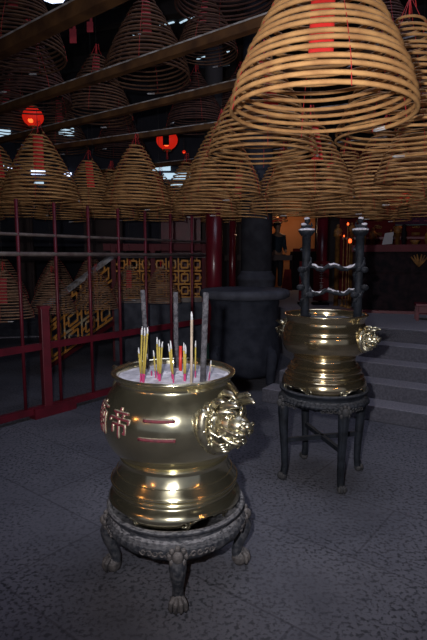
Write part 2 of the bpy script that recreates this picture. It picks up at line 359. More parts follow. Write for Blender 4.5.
def fret(bm, a, b2, t0, t1, zf0, zf1, nx, nz, w=0.027):
    """Chinese square fret: rows of interlocked squares and short ties between sloping edges zf0(t), zf1(t)"""
    def P(t, q): z = zf0(t) + (zf1(t) - zf0(t)) * q; return seg(a, b2, t, z)
    dx = (t1 - t0) / nx; dz = 1.0 / nz
    for i in range(nx):
        for j in range(nz):
            x = t0 + i*dx; y = j*dz
            g = lambda p: P(x + p[0]*dx, y + p[1]*dz)
            lo, hi = .24, .76
            segs = [((0, 0), (1, 0)), ((0, 0), (0, 1)), ((lo, lo), (hi, lo)), ((hi, lo), (hi, hi)), ((hi, hi), (lo, hi)), ((lo, hi), (lo, lo))]
            segs += [((.5, 0), (.5, lo)), ((.5, hi), (.5, 1))] if (i + j) % 2 else [((0, .5), (lo, .5)), ((hi, .5), (1, .5))]
            for p, q in segs: beam(bm, g(p), g(q), 0.02, w)
    return bm
up0 = lambda t: 0.14 + 0.53 * t; up1 = lambda t: 0.82 + 0.68 * t
for t0, t1, nx in ((0.02, 0.50, 2), (0.50, 0.98, 2)):
    obj('lattice_panel', fret(bmesh.new(), A0, A1, t0, t1, up0, up1, nx, 3), M['lattice'], bal, False)
for t0, t1, nx in ((0.02, 0.41, 3), (0.43, 0.97, 4)):
    obj('lattice_panel', fret(bmesh.new(), A1, A2, t0, t1, lambda t: 0.94, lambda t: 1.53, nx, 3), M['lattice'], bal, False)

# ------------------------------------------------------------------ columns
def red_column(x, y, r, label, base=True):
    t = thing('red_column', label, 'column', (x, y, 0))
    b = bmesh.new(); lathe(b, [(0.0, 0.36), (r, 0.36), (r, 2.45), (0, 2.45)], 32); obj('shaft', b, M['redpost'], t)
    b = bmesh.new(); lathe(b, [(0, 2.45), (r*1.02, 2.45), (r*1.02, 5.44), (0, 5.44)], 24); obj('upper_shaft', b, M['roof'], t)  # shaft coloured dark up here in place of unlit shade
    b = bmesh.new(); lathe(b, [(0, 0), (r*1.45, 0), (r*1.45, 0.06), (r*1.2, 0.12), (r*1.12, 0.36), (0, 0.36)], 32); obj('base', b, M['greenpaint'], t)['label'] = 'dark green painted base'
red_column(0.005, 6.95, 0.112, 'thick glossy dark red column where the railing ends, left of the dark stone urn')
red_column(0.31, 8.35, 0.055, 'slim dark red pole between the thick red column and the grey stone column')
red_column(1.98, 9.3, 0.10, 'dark red hall column seen between the two posts of the ash-topped rack')
t = thing('stone_column', 'dim grey stone column rising behind the lidded stone urn', 'column', (0.62, 7.35, 0))
b = bmesh.new(); lathe(b, [(0, 1.34), (.222, 1.34), (.215, 5.4), (0, 5.4)], 36); obj('shaft', b, M['stone_col'], t)
b = bmesh.new(); lathe(b, [(0, 0), (.29, 0), (.27, 1.05), (.265, 1.19), (.28, 1.21), (.28, 1.24), (.255, 1.28), (.232, 1.31), (.228, 1.34), (0, 1.34)], 36); obj('base', b, M['stone_col'], t)

# ------------------------------------------------------------------ dark stone urn with flat lid
t = thing('stone_urn', 'large dark drum-shaped stone urn with a flat dusty lid between the two brass urns', 'urn', (0.37, 6.0, 0))
b = bmesh.new(); lathe(b, [(0, .16), (.36, .16), (.40, .22), (.425, .34), (.43, .46), (.415, .60), (.405, .72), (.415, .74), (.415, .78), (.40, .80), (.40, .95), (.412, 1.0), (.412, 1.06), (0, 1.06)], 64)
obj('body', b, M['granite_dark'], t)
b = bmesh.new(); lathe(b, [(0, 1.06), (.49, 1.06), (.528, 1.08), (.536, 1.115), (.528, 1.15), (.49, 1.165), (.43, 1.168), (0, 1.172)], 64); obj('lid', b, M['granite_top'], t)
for k in range(4):
    a = radians(220 + 90*k); d = Vector((cos(a), sin(a), 0)); b = bmesh.new()
    tube(b, [d*.41 + Vector((0, 0, .52)), d*.46 + Vector((0, 0, .42)), d*.445 + Vector((0, 0, .26)), d*.43 + Vector((0, 0, .12)), d*.46 + Vector((0, 0, .045))], [.035, .065, .06, .05, .045], 10)
    tube(b, spiral_pts(d*.47 + Vector((0, 0, .43)), (-d.y, d.x, 0), (0, 0, 1), .06, .012, 1.4), .014, 6)
    tube(b, spiral_pts(d*.47 + Vector((0, 0, .05)), (-d.y, d.x, 0), (0, 0, 1), .045, .012, 1.2), .012, 6)
    obj('scroll_foot', b, M['granite_dark'], t)

# ------------------------------------------------------------------ stands
def stand(name, label, loc, rz, H, R, legpath, apron, mat_ring, mat_leg, foot_r, stretch=None):
    t = thing(name, label, 'stand', loc, rz)
    zt = H
    prof = [(R-.13, zt-.03), (R-.13, zt-.018), (R-.026, zt-.018), (R-.018, zt+.002), (R-.006, zt+.004), (R+.003, zt-.004), (R+.002, zt-.016), (R-.020, zt-.024), (R-.024, zt-.048), (R-.010, zt-.056), (R+.004, zt-.074), (R+.008, zt-.09), (R, zt-apron+.02), (R-.012, zt-apron), (R-.03, zt-apron+.005), (R-.035, zt-.05)]
    nlow = (12, 13, 14)
    def zmod(j, a):
        if j in nlow:
            p = (a / (pi/2)) % 1.0; q = abs(p - .5) * 2           # q = 1 at a leg
            return (0.020 * (1 - q**3) + 0.007 * abs(sin(p * pi * 5)))
        return 0
    def rmod(j, a): return 0.0030 * sin(a * 60) if j in (9, 10, 11) else 0
    b = bmesh.new(); lathe(b, prof, 240, zmod=zmod, rmod=rmod, closed=True); obj('ring_apron', b, mat_ring, t)
    # relief band of beading and leafy scrolls on the apron
    for k in range(4):
        a = k * pi/2; d = Vector((cos(a), sin(a), 0)); s = Vector((-d.y, d.x, 0))
        b = bmesh.new()
        c = d * (R + .016) + Vector((0, 0, zt - .100))
        ball(b, c, (.022, .026, .028))
        for i in range(8):
            aa = i * pi/4; ball(b, c - d*.006 + (s*cos(aa) + Vector((0, 0, 1))*sin(aa)) * .036, (.013, .013, .015), u=8, v=6)
        for sg in (-1, 1):
            for i in range(5):
                an = a + sg * (0.12 + i * 0.085); dd = Vector((cos(an), sin(an), 0)); ss = Vector((-dd.y, dd.x, 0)) * sg
                tube(b, spiral_pts(dd * (R + .006) + Vector((0, 0, zt - .092 - .004*(i % 2))), ss, (0, 0, 1 if i % 2 else -1), .016, .004, 1.1, 10), .0038, 5)
        obj('medallion', b, M['rust'] if H < .5 else M['irondull'], t)
        lg = bmesh.new()
        pts = [d * r + Vector((0, 0, z)) for r, z, w in legpath]
        # smooth the leg path
        fine = []; fr = []
        for i in range(len(pts) - 1):
            for q in range(5):
                u_ = q / 5; p0 = pts[max(i-1, 0)]; p1 = pts[i]; p2 = pts[i+1]; p3 = pts[min(i+2, len(pts)-1)]
                fine.append(0.5 * ((2*p1) + (p2-p0)*u_ + (2*p0-5*p1+4*p2-p3)*u_*u_ + (3*p1-p0-3*p2+p3)*u_**3)); fr.append(legpath[i][2]*(1-u_) + legpath[i+1][2]*u_)
        fine.append(pts[-1]); fr.append(legpath[-1][2])
        tube(lg, fine, fr, 12)
        for sg in (-.5, .5):                                             # carved ridge lines down the leg
            tube(lg, [p + d * fr[i] * .8 + s * sg * fr[i] for i, p in enumerate(fine)][2:-3], .004, 5)
        leg = obj('leg', lg, mat_leg, t)
        ft = bmesh.new(); fr0 = legpath[-1][0]; c = d * (fr0 + .004) + Vector((0, 0, foot_r * .80))
        ball(ft, c, (foot_r*.85, foot_r*.85, foot_r*.80))
        for sg in (-1.1, -.38, .38, 1.1):
            dd = (d * cos(sg*.75) + s * sin(sg*.75))
            tube(ft, [c + dd*foot_r*.45 + Vector((0, 0, foot_r*.75)), c + dd*foot_r*.88 + Vector((0, 0, foot_r*.40)), c + dd*foot_r*.98 + Vector((0, 0, -foot_r*.05)), c + dd*foot_r*.86 + Vector((0, 0, -foot_r*.48))], [foot_r*.26, foot_r*.25, foot_r*.22, foot_r*.12], 7)
        ft_o = obj('claw_foot', ft, M['rust'] if H < .5 else M['irondull'], leg)
    if stretch:
        for k in range(2):
            d = Vector((cos(k*pi/2), sin(k*pi/2), 0)); r0 = stretch[1]; zz = stretch[0]
            b = beam(bmesh.new(), -d*r0 + Vector((0, 0, zz)), d*r0 + Vector((0, 0, zz)), .026, .030)
            obj('stretcher', b, mat_leg, t, False)
    return t
L1 = [(.308, .285, .022), (.322, .250, .036), (.334, .215, .040), (.330, .175, .034), (.312, .12, .026), (.300, .075, .025), (.312, .045, .032)]
stand('urn_stand', 'low dusty iron stand with four cabriole claw legs under the nearest brass urn', (-0.183, 2.36, 0), radians(-85), 0.372, 0.333, L1, 0.150, M['irondust'], M['irondust'], 0.048)
L2 = [(.280, .57, .022), (.292, .545, .034), (.296, .50, .036), (.292, .38, .030), (.282, .22, .025), (.279, .10, .022), (.288, .045, .025)]
stand('urn_stand', 'tall black wooden stand with straight legs and crossed stretchers under the farther brass urn', (0.768, 3.44, 0), radians(-76), 0.655, 0.302, L2, 0.125, M['iron'], M['iron'], 0.034, stretch=(0.285, .27))

# ------------------------------------------------------------------ brass urns
def prof_r(prof, z):
    best = None
    for (r0, z0), (r1, z1) in zip(prof, prof[1:]):
        if z0 <= z <= z1: best = r0 + (r1 - r0) * (z - z0) / max(1e-6, z1 - z0)
    return best
def smooth_profile(prof, n=3):
    out = []
    for i in range(len(prof) - 1):
        p0 = prof[max(i-1, 0)]; p1 = prof[i]; p2 = prof[i+1]; p3 = prof[min(i+2, len(prof)-1)]
        for q in range(n):
            u = q / n
            out.append(tuple(0.5 * ((2*p1[k]) + (p2[k]-p0[k])*u + (2*p0[k]-5*p1[k]+4*p2[k]-p3[k])*u*u + (3*p1[k]-p0[k]-3*p2[k]+p3[k])*u**3) for k in (0, 1)))
    out.append(prof[-1]); return out
def dragon(s=1.0):
    """lion-dragon mask handle; local +X points out of the urn, root at x = 0"""
    b = bmesh.new(); X = Vector
    def bl(c, r, **k): ball(b, X(c)*s, tuple(x*s for x in r), **k)
    def tb(p, r, n=8): tube(b, [X(q)*s for q in p], [x*s for x in (r if isinstance(r, (list, tuple)) else [r]*len(p))], n)
    bl((.02, 0, 0), (.05, .085, .10)); bl((.075, 0, -.005), (.075, .062, .075)); bl((.125, 0, .012), (.055, .048, .040))
    # studded collar
    ring = []
    for i in range(25):
        a = radians(-125 + 250*i/24); ring.append((.035, sin(a)*.112, cos(a)*-.118 + .0))
    tb(ring, .022)
    for i in range(1, 24, 3):
        p = ring[i]; bl((p[0]+.014, p[1]*1.0, p[2]*1.0), (.012, .010, .010), u=8, v=6)
    # brows, eyes
    for sg in (-1, 1):
        bl((.098, .036*sg, .040), (.019, .017, .017)); bl((.112, .038*sg, .041), (.009, .008, .008), u=8, v=6)
        tb([(.13, .012*sg, .045), (.118, .03*sg, .066), (.09, .055*sg, .066), (.06, .07*sg, .05)], [.008, .013, .013, .008])
        # nostrils and muzzle pads
        bl((.172, .018*sg, .010), (.020, .018, .016)); tb(spiral_pts(X((.184, .022*sg, .016)), (0, sg, 0), (0, 0, 1), .014, .003, 1.2, 10), .005, 5)
        bl((.150, .034*sg, -.012), (.028, .020, .015))
        # lips and jaw line
        tb([(.185, .0, -.010), (.178, .025*sg, -.012), (.150, .045*sg, -.010), (.115, .056*sg, -.002), (.085, .062*sg, .012)], [.008, .009, .010, .009, .006])
        tb([(.150, .0, -.062), (.142, .024*sg, -.060), (.115, .040*sg, -.052), (.085, .050*sg, -.035), (.07, .058*sg, -.01)], [.010, .011, .011, .010, .008])
        # fangs
        tb([(.165, .026*sg, -.016), (.163, .026*sg, -.040)], [.007, .002], 6); tb([(.135, .028*sg, -.052), (.137, .029*sg, -.030)], [.006, .002], 6)
        # horns / flame ears sweeping up and back
        tb([(.07, .035*sg, .066), (.10, .05*sg, .090), (.13, .052*sg, .100), (.158, .047*sg, .106), (.180, .042*sg, .102)], [.016, .018, .017, .012, .004])
        tb([(.05, .05*sg, .07), (.07, .07*sg, .10), (.10, .078*sg, .114), (.130, .072*sg, .118)], [.015, .017, .013, .004])
        bl((.03, .080*sg, .055), (.022, .012, .032))
        # mane curls along the cheek
        for i in range(6):
            a = radians(20 + 26*i); c = X((.055 - .002*i, sg*(.070 + .010*sin(a)), .055 - .026*i)) * s
            tube(b, spiral_pts(c, (.9, .2*sg, 0), (0, 0, 1), .020*s, .004*s, 1.4, 12, i), .006*s, 5)
        for i in range(4):
            tb([(.03, .06*sg, -.04 - .012*i), (.06, (.07-.006*i)*sg, -.062 - .012*i), (.09, (.062-.008*i)*sg, -.070 - .011*i), (.108, (.05-.008*i)*sg, -.062 - .012*i)], [.008, .010, .008, .002])
        # cheek whisker
        tb([(.11, .05*sg, -.02), (.09, .07*sg, -.035), (.06, .085*sg, -.02), (.05, .088*sg, .0)], [.006, .008, .007, .002])
    bl((.150, 0, .026), (.034, .024, .020)); bl((.182, 0, .018), (.016, .018, .014))      # snout ridge, nose tip
    bl((.115, 0, -.050), (.045, .032, .014)); bl((.135, 0, -.040), (.035, .016, .008))     # lower jaw, tongue
    for i in range(6): bl((.168 - .004*abs(i-2.5), -.018 + .0072*i, -.020), (.004, .0035, .008), u=6, v=5)
    # forehead curls, crest, beard
    for i in range(3): tube(b, spiral_pts(X((.085, (i-1)*.034, .082 + (.012 if i == 1 else 0)))*s, (0, 1, 0), (.4, 0, .9), .018*s, .004*s, 1.4, 12, i), .0065*s, 5)
    tb([(.02, 0, .10), (.05, 0, .125), (.09, 0, .125), (.12, 0, .108)], [.014, .016, .013, .004])
    for i in range(5):
        y = (i-2)*.016; tb([(.10, y, -.062), (.098, y, -.088), (.085, y*1.2, -.105)], [.008, .008, .002], 6)
    return b
def urn(label, loc, prof, band, mt, ang, ash_z, ash_r, ash_m, hz, hs, n=200, arch=0.055, scroll=False):
    t = thing('incense_urn', label, 'urn', loc)
    base = prof[0][1]
    sp = smooth_profile(prof, 3); nb = 3
    def zmod(j, a):
        z = sp[j][1]; k = max(0.0, 1 - (z - base) / 0.065)
        if k <= 0: return 0
        p = (a * 4 / (2*pi) + .10) % 1.0; q = abs(p - .5) * 2
        up = arch * max(0, 1 - (q/.62)**2.5) + (0.010 * abs(sin(p * 2*pi * 3)) if q < .75 else 0)
        return up * k
    b = bmesh.new(); rings = lathe(b, sp, n, zmod=zmod)
    o = obj('bowl', b, mt, t); md = o.modifiers.new('thick', 'SOLIDIFY'); md.thickness = 0.006; md.offset = -1
    # turned mouldings
    for r, z, w in band:
        b = bmesh.new(); tube(b, [(r*cos(2*pi*k/96), r*sin(2*pi*k/96), z) for k in range(97)], w, 8, cap=False); obj('moulding', b, mt, t)
    # foot scrolls
    r = prof[1][0] + .004
    for k in range(4):
        for sg in (-1, 1):
            b = bmesh.new()
            a0 = 2*pi*(k + .40)/4 + sg*.40
            d = Vector((cos(a0), sin(a0), 0)); sx = Vector((-d.y, d.x, 0)) * -sg
            tube(b, spiral_pts(d*(r+.006) + Vector((0, 0, base+.028)), sx, (0, 0, 1), .024, .005, 1.5, 18, -1.2), .0055, 6)
            tube(b, [d*(r+.010)*1.0 + sx*.024 + Vector((0, 0, base+.03)), d*(r+.012) + sx*.06 + Vector((0, 0, base+.050)), d*(r+.0) + sx*.10 + Vector((0, 0, base+.046))], [.006, .006, .003], 6)
            obj('foot_scroll', b, M['brass_cast'], t)
    b = bmesh.new()
    ra = [0.0, .2, .4, .6, .8, .93, 1.0]
    pr = [(max(.0005, ash_r*q), ash_z + .012*(1-q*q)) for q in ra]
    random.seed(3); bumps = {}
    def zm(j, a): return .004 * sin(a*5 + j*2.1) * (pr[j][0]/ash_r) + .003*sin(a*11 + j)
    lathe(b, pr, 64, zmod=zm); o = obj('ash_bed', b, ash_m, t)
    o['label'] = 'bed of pale incense ash'
    for sg, nm in ((0, 1), (pi, 2)):
        h = obj('lion_head_handle', dragon(hs), M['brass_cast'], t); r = prof_r(prof, hz) - .025
        a = ang + sg; h.location = (r*cos(a), r*sin(a), hz); h.rotation_euler = (0, 0, a)
    return t
prof1 = [(.250, .352), (.275, .360), (.300, .374), (.316, .394), (.320, .412), (.311, .432), (.293, .449), (.288, .459), (.295, .466), (.300, .474), (.296, .482), (.301, .490), (.304, .499), (.299, .509), (.290, .522), (.275, .546), (.264, .570), (.257, .594), (.261, .606), (.256, .615), (.278, .637), (.310, .675), (.333, .727), (.342, .784), (.339, .834), (.325, .880), (.300, .921), (.279, .949), (.269, .966), (.270, .979), (.280, .989), (.288, .998), (.290, 1.008), (.286, 1.015), (.276, 1.013), (.268, 1.003), (.263, .973), (.259, .953)]
U1 = Vector((-0.190, 2.36, 0))
u1 = urn('nearest brass incense urn with two red characters, holding yellow incense sticks', U1, prof1, [(.299, .474, .005), (.303, .498, .006), (.258, .606, .006), (.289, 1.007, .006), (.278, .541, .003)], M['brass'], radians(-49), .983, .264, M['ash'], .845, 1.04)
prof2 = [(.262, .640), (.275, .650), (.286, .668), (.288, .692), (.278, .722), (.262, .738), (.266, .748), (.252, .760), (.246, .778), (.250, .790), (.240, .806), (.224, .818), (.214, .838), (.206, .858), (.208, .870), (.203, .878), (.225, .888), (.262, .908), (.286, .945), (.293, .985), (.289, 1.022), (.281, 1.040), (.284, 1.046), (.280, 1.062), (.269, 1.086), (.262, 1.108), (.264, 1.126), (.274, 1.142), (.280, 1.153), (.279, 1.162), (.270, 1.163), (.260, 1.150), (.255, 1.12)]
U2 = Vector((0.768, 3.44, 0))
u2 = urn('farther brass incense urn on the tall black stand beside the stone steps', U2, prof2, [(.264, .744, .006), (.249, .784, .006), (.207, .868, .005), (.279, .157+1.0, .006), (.283, 1.043, .003), (.228, .815, .004)], M['brass2'], radians(-40), 1.115, .258, M['ash_dark'], 1.013, 0.66, arch=0.034)

# characters cast into the belly of the first urn
def glyph(strokes, a0, a1, z0, z1, parent, w=0.0105):
    """strokes in a unit square laid on the belly between angles a0..a1 (0 = towards the viewer, + = right) and heights z0..z1"""
    for dr, ww, m, nm in ((.0035, w + .005, 'letter_edge', 'character_edge'), (.0062, w, 'letter_red', 'character_inlay')):
        b = bmesh.new()
        for st_ in strokes:
            P = []
            for (x0, y0), (x1, y1) in zip(st_, st_[1:]):
                k = max(2, int(10 * math.hypot(x1-x0, y1-y0)) + 2)
                P += [(x0 + (x1-x0)*i/k, y0 + (y1-y0)*i/k) for i in range(k)]
            P.append(st_[-1])
            if nm == 'character_edge' and len(P) > 2: pass
            pts = []
            for x, y in P:
                a = a0 + (a1-a0)*x - pi/2 + 0.077; z = z0 + (z1-z0)*y; r = prof_r(prof1, z) + dr - ww*.30
                pts.append((r*cos(a), r*sin(a), z))
            tube(b, pts, ww * .5, 8)
        obj(nm, b, M[m], parent, True)
di = [[(.5, 1.0), (.5, .90)], [(.15, .84), (.85, .84)], [(.32, .80), (.38, .68)], [(.68, .80), (.62, .68)], [(.04, .50), (.06, .63), (.95, .63), (.90, .50)], [(.22, .12), (.22, .44), (.78, .44), (.78, .14), (.70, .16)], [(.5, .63), (.5, -.05)]]
er = [[(.12, .98), (1, .98)], [(0, .02), (1, .02)]]
miao = [[(.55, 1.0), (.58, .93)], [(.12, .88), (.95, .88)], [(.14, .88), (.12, .45), (0, .02)], [(.25, .74), (.62, .74)], [(.44, .84), (.44, .66)], [(.30, .62), (.58, .62), (.58, .36), (.30, .36), (.30, .62)], [(.30, .49), (.58, .49)], [(.22, .24), (.64, .24)], [(.44, .36), (.44, .0)], [(.72, .72), (.72, .25), (.66, .02)], [(.72, .72), (.95, .72), (.95, .04)], [(.72, .52), (.95, .52)], [(.72, .34), (.95, .34)]]
glyph(er, radians(-26), radians(1), .787, .868, u1, .017)
glyph(di, radians(-56), radians(-33), .778, .900, u1, .0105)
glyph(miao, radians(-86), radians(-63), .755, .900, u1, .0085)

# ------------------------------------------------------------------ incense rack standing in the second urn
rk = thing('incense_rack', 'black iron rack with two posts and two ash-topped bars, standing in the farther urn', 'rack', (0.806, 3.44, 0), radians(-4))
for sx in (-1, 1):
    x = .178 * sx; b = bmesh.new()
    tube(b, [(x, 0, 1.09), (x, 0, 1.30), (x, 0, 1.52), (x, 0, 1.69)], [.030, .027, .028, .030], 12)
    cc = [(x + .030*cos(a), .030*sin(a), 1.14 + .030*a) for a in [i*.35 for i in range(45)]]
    tube(b, cc, [.012 + .005*sin(i*1.9) for i in range(45)], 6)
    for z, dx in ((1.29, -.03*sx), (1.34, .035*sx), (1.46, .03*sx)):
        ball(b, (x + dx, -.025, z), (.03, .024, .022), u=8, v=6)
    post = obj('post', b, M['iron'], rk)
    b = bmesh.new(); lathe(b, [(0, 1.685), (.034, 1.685), (.05, 1.705), (.056, 1.718), (.046, 1.726), (0, 1.728)], 20, c=(x, 0, 0)); obj('cap', b, M['iron'], post)
    b = bmesh.new()                                                           # small crouching lion finial
    ball(b, (x, 0, 1.745), (.028, .022, .022)); ball(b, (x - .003*sx, -.004, 1.785), (.020, .018, .021)); ball(b, (x + .018*sx, -.012, 1.748), (.022, .016, .014)); ball(b, (x + .022*sx, -.01, 1.735), (.026, .014, .010)); tube(b, [(x-.02*sx, 0, 1.74), (x-.034*sx, 0, 1.755), (x-.03*sx, 0, 1.775)], [.009, .008, .003], 6)
    obj('lion_finial', b, M['iron'], post)
    b = bmesh.new(); ball(b, (x, 0, 1.727), (.056, .056, .012)); ball(b, (x, -.003, 1.800), (.019, .018, .011)); ball(b, (x + .022*sx, -.014, 1.762), (.020, .017, .010))
    obj('ash_dust', b, M['ash'], post)['label'] = 'pale ash settled on the cap'
for z, sd in ((1.475, 1), (1.305, 2)):
    random.seed(sd); b = bmesh.new(); p = [(x_ * .018 - .171, random.uniform(-.006, .006), z + .012*sin(x_*.7 + sd) + random.uniform(-.005, .005)) for x_ in range(20)]
    tube(b, p, [.013 + random.uniform(-.003, .005) for _ in p], 7); br = obj('cross_bar', b, M['iron'], rk)
    b = bmesh.new()
    for i0, i1 in ((1, 7), (8, 13), (13, 19)):
        tube(b, [(q[0], q[1]-.002, q[2] + .011) for q in p[i0:i1]], [.0085 + random.uniform(-.004, .003) for _ in p[i0:i1]], 7)
    obj('ash_dust', b, M['ash'], br)['label'] = 'pale ash settled on the bar'

# ------------------------------------------------------------------ incense sticks in the first urn
def stick(label, base, top, r, m, group=None, cat='incense stick', name='incense_stick', end=True, tip=0.02, n=6):
    base = Vector(base); top = Vector(top); L = (top - base).length; d = (top - base) / L
    t = thing(name, label, cat, base, 0, group)
    b = bmesh.new(); z0 = 0.035 if end else -0.02; tube(b, [d*z0, d*(L - tip)], r, n); obj('stick', b, m, t)
    if end:
        b = bmesh.new(); tube(b, [d*-.03, d*.035], r*.85, n); obj('dyed_end', b, M['magenta'], t)['label'] = 'magenta dyed end'
    if tip > 0:
        b = bmesh.new(); q = Vector((random.uniform(-.3, .3), 0, 1)) * .006; tube(b, [d*(L-tip), d*(L-tip*.4), d*L + q], [r*.95, r*.9, r*.5], n); obj('ash_tip', b, M['ash_tip'], t)
    return t
def px_at_Y(px, py, Y):                                                       # measured spots on the ash, as world points
    c7, s7 = cos(radians(7.2)), sin(radians(7.2)); u = (px - 213.5)/505; v = (320 - py)/505; k = Y/(c7 + v*s7)
    return Vector((u*k, Y, 1.55 + (-s7 + v*c7)*k))
ASHZ = 0.993
STK = [  # base px, top px, top py, depth, radius, kind, label
 (147.5, 142.6, 290, 2.50, .0115, 'joss', 'leftmost of the three thick dark joss sticks, behind the tall yellow bundle'),
 (176.5, 175.5, 292, 2.50, .0120, 'joss', 'middle one of the three thick dark joss sticks'),
 (202.8, 206.0, 292.5, 2.22, .0135, 'joss', 'rightmost and nearest of the three thick dark joss sticks'),
 (191.3, 191.8, 313, 2.20, .0060, 'beige', 'single tall beige stick left of the rightmost thick joss stick'),
 (140.6, 142.0, 328, 2.22, .0044, 'y', 'left stick of the tallest yellow bundle'),
 (142.6, 145.0, 329, 2.22, .0044, 'y', 'middle stick of the tallest yellow bundle'),
 (143.8, 147.8, 328.5, 2.21, .0044, 'y', 'right stick of the tallest yellow bundle'),
 (141.3, 138.6, 349, 2.23, .0042, 'y', 'short yellow stick leaning left out of the tallest bundle'),
 (155.8, 153.6, 351.5, 2.27, .0038, 'y', 'leftmost thin yellow stick of the second bundle'),
 (158.0, 157.0, 338.5, 2.26, .0044, 'y', 'tallest yellow stick of the second bundle'),
 (159.2, 159.4, 341, 2.22, .0046, 'y', 'middle yellow stick of the second bundle'),
 (160.0, 162.2, 343, 2.22, .0044, 'y', 'rightmost yellow stick of the second bundle'),
 (172.4, 168.8, 345, 2.26, .0042, 'y', 'left stick of the pair in front of the middle thick joss stick'),
 (173.4, 170.7, 342, 2.21, .0046, 'y', 'right stick of the pair in front of the middle thick joss stick'),
 (184.3, 183.9, 344, 2.22, .0046, 'y', 'left yellow stick of the pair right of the red candle'),
 (185.2, 185.8, 346, 2.22, .0042, 'y', 'right yellow stick of the pair right of the red candle'),
 (195.3, 195.6, 342, 2.28, .0036, 'y', 'lone yellow stick between the beige stick and the rightmost joss stick'),
 (180.4, 180.6, 346, 2.42, .0085, 'red', 'short red candle stub in the middle of the ash'),
 (148.2, 147.2, 355, 2.40, .0028, 'burnt', 'thin burnt grey stick right of the tallest yellow bundle'),
 (209.0, 211.0, 362, 2.26, .0034, 'pink', 'short pinkish stub at the right of the ash'),
 (151.6, 151.4, 371, 2.32, .0034, 'stub', 'short magenta stub between the two yellow bundles')]
for bx, tx, ty, Y, r, kind, lab in STK:
    k = (2.36/1)  # ash plane
    base = px_at_Y(bx, 380, Y); base.z = ASHZ; base.x = (bx-213.5)/505 * (Y*cos(radians(7.2)) + (1.55-ASHZ)*sin(radians(7.2)))
    top = px_at_Y(tx, ty, Y + random.uniform(-.01, .01))
    g = 'incense sticks in the nearest brass urn'
    if kind == 'joss': stick(lab, base, top, r, M['grey_joss'], g, 'joss stick', 'thick_joss_stick', False, 0, 14)
    elif kind == 'beige': stick(lab, base, top, r, M['beige'], g, end=False, tip=.03, n=8)
    elif kind == 'y': stick(lab, base, top, r, M['yellow'], g, tip=random.uniform(.018, .035))
    elif kind == 'red': stick(lab, base, top, r, M['redwax'], None, 'candle', 'candle_stub', False, 0, 10)
    elif kind == 'burnt': stick(lab, base, top, r, M['grey_joss'], g, end=False, tip=.02)
    elif kind == 'pink': stick(lab, base, top, r, M['beige'], g, end=True, tip=.01)
    else: stick(lab, base, top, r, M['magenta'], g, end=False, tip=0)

# ------------------------------------------------------------------ timber poles overhead
POLES = [((-1.565, 3.922), (-0.708, 3.229), .085, 3.05, 'nearest heavy timber pole crossing the top left corner'),
         ((-2.208, 5.453), (0.332, 3.475), .062, 3.05, 'second timber pole from the top left, above the dark coils'),
         ((-2.019, 6.287), (0.147, 4.711), .058, 3.05, 'third timber pole from the top left, just above the red lantern'),
         ((-2.037, 7.173), (0.006, 6.100), .060, 3.05, 'fourth timber pole from the top left, behind the row of tan coils'),
         ((-1.728, 9.117), (0.008, 8.107), .06, 3.05, 'farthest timber pole, low behind the row of tan coils')]
for (a, b2, w, z, lab) in POLES:
    a = Vector((*a, z)); b2 = Vector((*b2, z)); d = (b2 - a).normalized(); a2 = a - d*(4.0 if a.y < 7 else 0.9); b3 = b2 + d*(2.6 if z else 0)
    t = thing('timber_pole', lab, 'pole', a2, 0)
    obj('pole', beam(bmesh.new(), (0, 0, 0), b3 - a2, w, w*1.05), M['beam'], t, False)
    up = Vector((0, 0, w*.55)); obj('dust_skylit_edge', beam(bmesh.new(), up, b3 - a2 + up, w*1.07, .011), M['beam_dust'], t, False)['label'] = 'pale dust and painted skylight along the top edge'  # dust strip overhangs the pole to paint its skylit edge
# roof timbers
for i, y in enumerate((5.2, 6.6, 8.0, 9.4)):
    tag(obj('roof_beam', beam(bmesh.new(), (-7, y + 3.2, 5.0), (7, y - 1.6, 5.0), .16, .2), M['roof'], None, False), 'sooty black roof beam high above the coils', 'beam', 'black roof beams')
# bright gaps between roof boards (thin glazed slots)
SL = [((100, 20), (121, 12)), ((133, 35), (141, 33)), ((180, 23), (196, 15)), ((195, 60), (213, 54)), ((227, 52), (241, 48)), ((160, 26), (174, 22)), ((218, 69), (231, 66))]
def at_z(px, py, z):
    c7, s7 = cos(radians(7.2)), sin(radians(7.2)); u = (px - 213.5)/505; v = (320 - py)/505; k = (z-1.55)/(-s7 + v*c7)
    return Vector((u*k, (c7 + v*s7)*k, z))
for i, (p, q) in enumerate(SL):
    o = struct('window_%d' % (20 + i), beam(bmesh.new(), at_z(*p, 5.42), at_z(*q, 5.42), .035, .012), M['sky'])
o = struct('window_40', prism(bmesh.new(), [xy(at_z(44, 0, 5.43)), xy(at_z(52, 3, 5.43)), xy(at_z(63, 2, 5.43)), xy(at_z(66, -3, 5.43)), xy(at_z(50, -5, 5.43))], 5.42, 5.44), M['skyhot'])

# ------------------------------------------------------------------ incense coils
HC = 0.70
CP = [(0, .400), (.15, .382), (.30, .340), (.45, .292), (.60, .235), (.75, .178), (.88, .122), (.96, .085), (1.0, .055)]
def coil_r(f):
    for (f0, r0), (f1, r1) in zip(CP, CP[1:]):
        if f <= f1: return r0 + (r1-r0)*(f-f0)/(f1-f0)
    return CP[-1][1]
def spiral_mesh(seed, turns, tr, seg=44, sag=0.004):
    rnd = random.Random(seed); b = bmesh.new(); pts = []; n = int(turns*seg)
    w = [rnd.uniform(0, 2*pi) for _ in range(4)]
    for i in range(n + 1):
        q = i / n; f = 1 - q**0.92
        a = 2*pi*turns*q + w[0]; r = coil_r(f)
        r *= 1 + .012*sin(a*1.013*2 + w[1]) + .008*sin(a*.31 + w[2])
        z = f*HC + sag*sin(a*1.02 + w[3])*(1.2 - f) + .003*sin(a*.37)
        pts.append((r*cos(a), r*sin(a), z))
    # last turn hangs a little lower and closes in
    tube(b, pts, tr, 6); return b, pts[-1], pts[-2]
